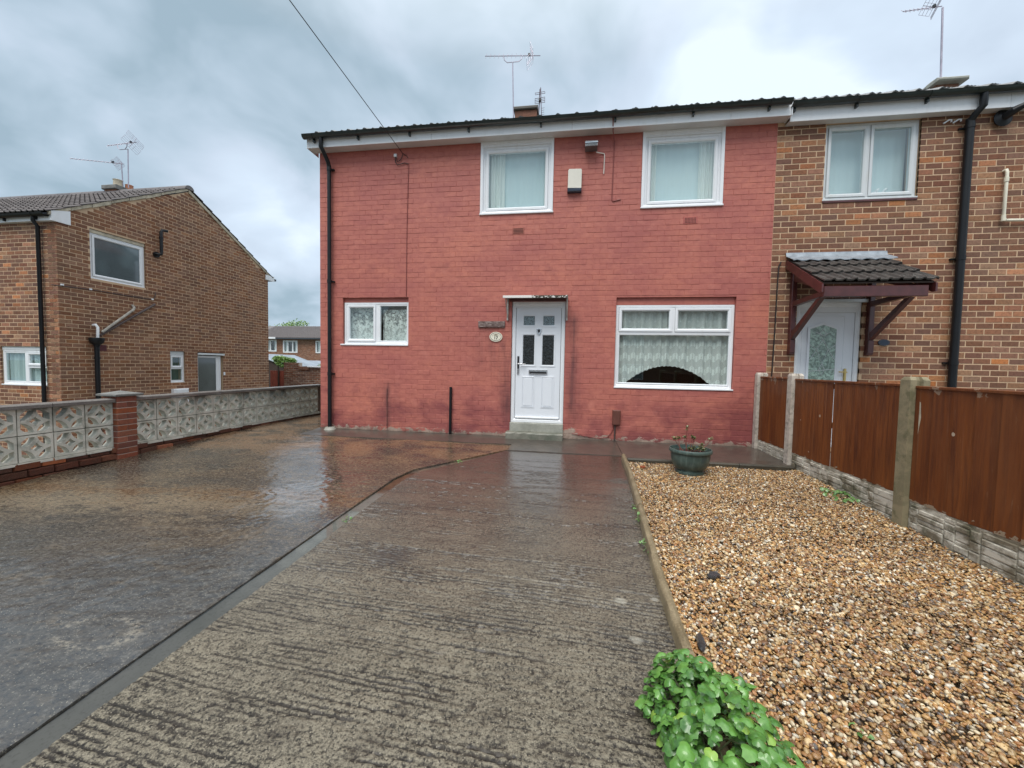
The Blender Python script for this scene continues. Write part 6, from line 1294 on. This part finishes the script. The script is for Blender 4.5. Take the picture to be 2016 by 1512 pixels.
# ================================================================== AERIALS
def aerial(base, mast_top, b0, b1, label, n=10, el=.055, refl=.84, rs=(.16, .14, .22), cradle=True, eldir=None, mat='aluminium', mr=.014, box=.80):
    P = thing('tv_aerial', base, label, 'aerial', 'television aerials'); b0, b1 = Vector(b0), Vector(b1); d = (b1-b0).normalized()
    m = MB(); m.tube([base, mast_top], mr, 8); m.build('mast', mat, P, smooth=True); m = MB(); m.tube([b0, b1], .010, 6); m.build('boom', mat, P, smooth=True)
    ed = Vector(eldir or (0, .35, .94)).normalized(); ed = (ed-d*ed.dot(d)).normalized(); sd = d.cross(ed)
    for k in range(n):
        c = b0.lerp(b1, .02+k*(refl-.06)/n); m = MB(); m.tube([c-ed*el, c+ed*el], .005, 5); m.build('element', mat, P)
    c = b0.lerp(b1, box); m = MB(); m.box(c.x-.025, c.x+.025, c.y-.02, c.y+.02, c.z-.005, c.z+.05); m.build('dipole_box', 'black_metal', P)
    # swept grid reflector, two wings
    c = b0.lerp(b1, refl+.04)
    for s in (1, -1):
        wdir = (ed*s*1.0+d*(-rs[1]/rs[0]*.45)).normalized(); m = MB()
        for q in range(4):
            o = c+wdir*rs[2]*(.15+q*.28); m.tube([o-sd*rs[0], o+sd*rs[0]], .0034, 4)
        for q in (-1, -.33, .33, 1): m.tube([c+sd*rs[0]*q+wdir*rs[2]*.15, c+sd*rs[0]*q+wdir*rs[2]*.99], .0034, 4)
        m.tube([c, c+wdir*rs[2]], .007, 4); m.build('reflector', mat, P)
    if cradle:
        t = Vector(mast_top); a = b0.lerp(b1, .34); b = b0.lerp(b1, .68); m = MB(); m.tube([a, a+Vector((.02, 0, (t.z-a.z)*.6)), (a.x+.09, t.y, t.z), t, (b.x-.09, t.y, t.z), b+Vector((-.02, 0, (t.z-b.z)*.6)), b], .010, 6); m.build('cradle', mat, P, smooth=True)
    return P
aerial((-1.49, 3.0, 7.0), (-1.545, 3.0, 8.62), (-2.234, 3.0, 8.825), (-.872, 3.0, 8.71), 'large tv aerial with curved cradle above the middle of the red roof', n=10, el=.075, rs=(.13, .12, .33))
P = thing('tv_aerial', (-.86, 3.0, 7.0), 'small upright tv aerial seen end on beside the red house chimney', 'aerial', 'television aerials')
m = MB(); m.tube([(-.895, 3.0, 7.0), (-.865, 3.0, 7.93)], .014, 6); m.build('mast', 'dark_aerial', P); m = MB(); m.tube([(-.80, 2.95, 7.0), (-.845, 2.95, 7.93)], .010, 6); m.build('boom', 'dark_aerial', P)
for z, w in ((7.84, .115), (7.80, .115), (7.71, .12), (7.67, .12), (7.63, .12), (7.59, .12)):
    m = MB(); m.tube([(-.86-w, 2.98, z-.01), (-.86+w, 2.98, z+.012)], .006, 5); m.build('element', 'dark_aerial', P)
for z0, z1 in ((7.80, 7.84), (7.59, 7.71)):
    for s in (-1, 1): m = MB(); m.tube([(-.86+s*.118, 2.98, z0), (-.86+s*.118, 2.98, z1)], .005, 5); m.build('element', 'dark_aerial', P)
for k in range(6): m = MB(); z = 7.20+k*.05; m.tube([(-.82, 2.96, z), (-.745, 2.96, z+.008)], .004, 4); m.build('element', 'dark_aerial', P)
m = MB(); m.box(-.885, -.825, 2.93, 3.0, 7.62, 7.68); m.build('dipole_box', 'black_metal', P)
aerial((7.63, 3.05, 7.36), (7.575, 3.05, 8.93), (6.84, 3.05, 8.93), (7.56, 3.05, 8.96), 'tall tv aerial on the chimney of the brown house', n=7, el=.10, refl=.80, rs=(.15, .16, .26), cradle=False, eldir=(.55, .5, .62), mr=.018)
aerial((-13.05, 3.3, 6.3), (-13.035, 3.3, 7.42), (-13.76, 3.3, 7.56), (-12.72, 3.3, 7.60), 'higher tv aerial with a curved cradle behind the gabled house roof', n=9, el=.045, refl=.86, rs=(.24, .1, .22), eldir=(.05, .5, .86))
aerial((-13.24, 3.3, 6.3), (-13.275, 3.3, 7.05), (-15.11, 3.3, 7.27), (-13.19, 3.3, 7.00), 'lower long tv aerial pointing left behind the gabled house roof', n=11, el=.04, refl=.86, rs=(.14, .06, .13), cradle=False, eldir=(0, .6, .8))

# ================================================================== BACKGROUND BETWEEN THE HOUSES
def far_house():
    Y = 30.0; H = thing('terraced_house', (-28, Y, -1.35), 'distant brick terrace under a long brown tiled roof between the two houses', 'house')
    wins = [(-31.7, -30.25, 2.32, 3.55), (-29.5, -27.85, 2.22, 3.48), (-25.8, -24.2, 2.22, 3.48), (-22, -20.5, 2.22, 3.48)]
    m = MB(); gap_wall(m, -40, -14, -1.35, 3.7, Y+.01, Y+.25, wins); m.box(-40, -14, Y+6, Y+6.3, -1.35, 3.7); m.box(-40, -39.7, Y+.25, Y+6, -1.35, 3.7); m.box(-14.3, -14, Y+.25, Y+6, -1.35, 3.7); m.box(-39.7, -14.3, Y+.25, Y+6, 1.8, 2.0); w = m.build('wall', 'sand_mortar', H)
    bricks(w, Matrix.Translation((0, Y, 0)), -32.5, -23.5, 1.0, 3.7, wins, 'red_far_brick', n_single=60, seed=41)
    for (a, b, c, d) in wins:
        m = MB(); m.ring(a, b, c, d, .11, Y-.03, Y+.1, .01); n = 3 if b-a > 1.55 else 2
        for k in range(1, n): x = a+(b-a)*k/n; m.box(x-.06, x+.06, Y-.028, Y+.08, c+.11, d-.11)
        wf = m.build('window', 'white_upvc', H); m = MB(); m.box(a+.1, b-.1, Y+.05, Y+.06, c+.1, d-.1); m.build('pane', 'window_glass', wf)
        for s in (a+.12, b-.42): m = MB(); m.box(s, s+.3, Y+.2, Y+.22, c+.1, d-.1); m.build('curtain', 'curtain_plain', wf)
    m = MB(); m.extrude([(Y-.35, 3.62), (Y-.35, 3.76), (Y+3.2, 5.28), (Y+6.6, 3.76), (Y+6.6, 3.62), (Y+3.2, 5.15)], 'x', -40, -13.8); rf = m.build('roof', 'far_brown_tile', H)
    m = MB(); sl = math.atan(1.52/3.55)
    for r in range(11):
        y0 = Y-.35+r*.322; z0 = 3.76+r*.322*math.tan(sl); 
        for c in range(46):
            u = -33+c*.24; h = .02+.012*((c*7+r*3) % 3); m.add([(u, y0, z0+.03), (u+.20, y0, z0+.045), (u+.20, y0+.34, z0+.345*math.tan(sl)+.02), (u, y0+.34, z0+.345*math.tan(sl)+.005), (u, y0, z0-.01), (u+.20, y0, z0-.01)], [(0, 1, 2, 3), (4, 5, 1, 0)])
    m.build('roof_tiles', 'far_brown_tile', rf, kind='stuff', recalc=False)
    m = MB(); m.box(-40, -13.8, Y-.47, Y-.35, 3.60, 3.73); m.build('gutter', 'slate_grey_pipe', H); m = MB(); m.box(-40, -30.0, Y-.50, Y-.475, 3.62, 3.80); m.build('fascia', 'white_upvc', H)
m_brick('red_far_brick', [(0, (.24, .105, .065)), (.4, (.33, .16, .10)), (.7, (.20, .08, .05)), (1, (.38, .21, .14))])
far_house()
def shed(x0, x1, y0, y1, ze0, ze1, zr, label, wall='dark_timber', ridge_x=None):
    P = thing('shed', ((x0+x1)/2, y0, -1.1), label, 'shed', 'garden sheds'); rx = ridge_x if ridge_x is not None else (x0+x1)/2
    m = MB(); m.extrude([(x0+.06, -1.1), (x1-.06, -1.1), (x1-.06, ze1-.02), (rx, zr-.06), (x0+.06, ze0-.02)], 'y', y0+.1, y1-.1); m.build('wall', wall, P)
    for (a, za, b, zb) in ((x0, ze0, rx, zr), (rx, zr, x1, ze1)):
        m = MB(); m.extrude([(a, za-.03), (b, zb-.03), (b, zb), (a, za)], 'y', y0, y1); m.build('roof', 'roofing_felt', P)
shed(-20.6, -16.45, 14.0, 17.5, 1.1, .98, 1.72, 'grey felt roofed shed against the corner of the gabled house', ridge_x=-18.6)
shed(-16.2, -14.85, 13.2, 16.0, 1.1, 1.03, 1.36, 'grey felt roofed shed behind the stepped brick wall', ridge_x=-15.6)
def back_wall():
    P = thing('garden_wall', (-11.0, 8, -1.0), 'old red garden wall with a stepped top at the end of the passage', 'wall')
    m = MB(); m.box(-11.78, -11.08, 8.008, 8.2, -1, 1.22); m.box(-11.08, -10.55, 8.008, 8.2, -1, 1.0); m.box(-10.55, -9.6, 7.958, 8.2, -1, 1.03); w = m.build('wall_core', 'pale_mortar', P)
    bricks(w, Matrix.Translation((0, 8, 0)), -11.78, -10.55, -.10, 1.22, [(-11.08, -10.55, 1.0, 1.3)], 'red_far_brick', n_single=120, seed=51, jit=.006); bricks(w, Matrix.Translation((0, 7.95, 0)), -10.55, -9.6, -.10, 1.0, [], 'red_far_brick', n_single=60, seed=52, jit=.006)
    m = MB()
    for k in range(8): m.cbox(-11.09+k*.068, -11.03+k*.068, 7.96, 8.2, .93, 1.06, .006)
    m.build('brick_capping', 'brown_brick', P); m = MB(); m.cbox(-10.62, -9.6, 7.85, 8.25, 1.035, 1.085, .01); m.build('coping_slab', 'white_upvc', P)
back_wall()
def red_fence():
    P = thing('fence', (-12.1, 8.4, -.9), 'red brown close boarded fence panel beyond the corner of the gabled house', 'fence')
    for k in range(9):
        x = -12.75+k*.105; m = MB(); m.cbox(x, x+.10, 8.40, 8.42, -.9, .86, .003); m.build('fence_board', 'red_fence_paint', P)
    for x in (-12.35, -11.88): m = MB(); m.box(x, x+.05, 8.34, 8.39, -.9, 1.05); m.build('post', 'dark_timber', P)
red_fence()
def leafy(name, c, r, n, s, mat, label, cat, seed, trunk=None):
    P = thing(name, (c[0], c[1], -1.2), label, cat); R = random.Random(seed); m = MB()
    lob = [(Vector((R.uniform(-.6, .6)*r[0], R.uniform(-.5, .5)*r[1], R.uniform(-.3, .45)*r[2])), R.uniform(.35, .6)) for _ in range(7)]
    for k in range(n):
        o, f = lob[k % 7]; d = Vector((R.gauss(0, 1), R.gauss(0, 1), R.gauss(0, 1))).normalized()*R.uniform(.6, 1.05)*f; p = Vector(c)+o+Vector((d.x*r[0], d.y*r[1], d.z*r[2])); a = Vector((R.gauss(0, 1), R.gauss(0, 1), R.gauss(0, .6))).normalized(); b = a.orthogonal().normalized(); q = s*R.uniform(.6, 1.3)
        m.add([p-a*q, p+b*q*.45, p+a*q, p-b*q*.45], [(0, 1, 2, 3)], R.random())
    m.build('crown', mat, P, recalc=False, rnd=True); m = MB()
    m.tube([(c[0], c[1], -1.2), (c[0]+.05, c[1], c[2]-r[2]*.3), (c[0], c[1], c[2]+r[2]*.2)], [.07*r[0]+.03, .05*r[0]+.02, .01], 8)
    for k in range(5): e = Vector(c)+Vector((R.uniform(-.6, .6)*r[0], R.uniform(-.5, .5)*r[1], R.uniform(0, .6)*r[2])); m.tube([(c[0], c[1], c[2]-r[2]*.4), e], [.03*r[0]+.01, .006], 5)
    m.build('trunk', 'far_bark', P, smooth=True)
leafy('garden_shrub', (-15.15, 12.3, 1.25), (.80, .5, .36), 2600, .05, 'leaf_far', 'bright green shrub showing above the shed roofs', 'shrub', 3)
leafy('garden_shrub', (-13.0, 12.6, .92), (.42, .4, .30), 900, .05, 'leaf_far', 'small shrub at the edge of the red house behind the pale coping', 'shrub', 4)
leafy('distant_tree', (-45.5, 52, 6.4), (3.0, 2.5, 2.4), 1500, .16, 'leaf_far', 'hazy tree top just above the distant tiled roof', 'tree', 5)

# houses across the road, which the windows mirror
def street_house(x0, x1, y, label, rz=3.1, seed=1):
    H = thing('street_house', ((x0+x1)/2, y, -.5), label, 'house'); wins = [(x0+1, x0+2.6, .4, 1.6), (x1-2.6, x1-1, .4, 1.6), (x0+1, x0+2.6, 3.0, 4.1), (x1-2.6, x1-1, 3.0, 4.1)]
    m = MB(); gap_wall(m, x0, x1, -.6, 4.7, y-.25, y, wins); m.box(x0, x1, y-7, y-6.8, -.6, 4.7); m.box(x0, x0+.2, y-6.8, y-.25, -.6, 4.7); m.box(x1-.2, x1, y-6.8, y-.25, -.6, 4.7); m.extrude([(y-7, 4.7), (y, 4.7), (y-3.5, 6.8)], 'x', x0+.01, x1-.01); m.build('wall', 'brown_brick', H)
    for (a, b, c, d) in wins:
        m = MB(); m.ring(a, b, c, d, .08, y-.10, y-.04, .0); wf = m.build('window', 'white_upvc', H); m = MB(); m.box(a+.05, b-.05, y-.09, y-.08, c+.05, d-.05); m.build('pane', 'obscure_grey_glass', wf)
    m = MB(); m.extrude([(y-7.4, 4.62), (y-3.5, 6.95), (y+.4, 4.62), (y+.4, 4.5), (y-3.5, 6.8), (y-7.4, 4.5)], 'x', x0-.1, x1+.1); rf = m.build('roof', 'dark_roof_tile', H); m = MB(); m.box((x0+x1)/2-.4, (x0+x1)/2+.4, y-3.8, y-3.2, 6.5, 7.9); m.build('chimney', 'brown_brick', rf)
street_house(-16, -4, -24, 'brick house across the road facing the red house, left of the pair')
street_house(3, 15, -24, 'brick house across the road facing the red house, right of the pair')
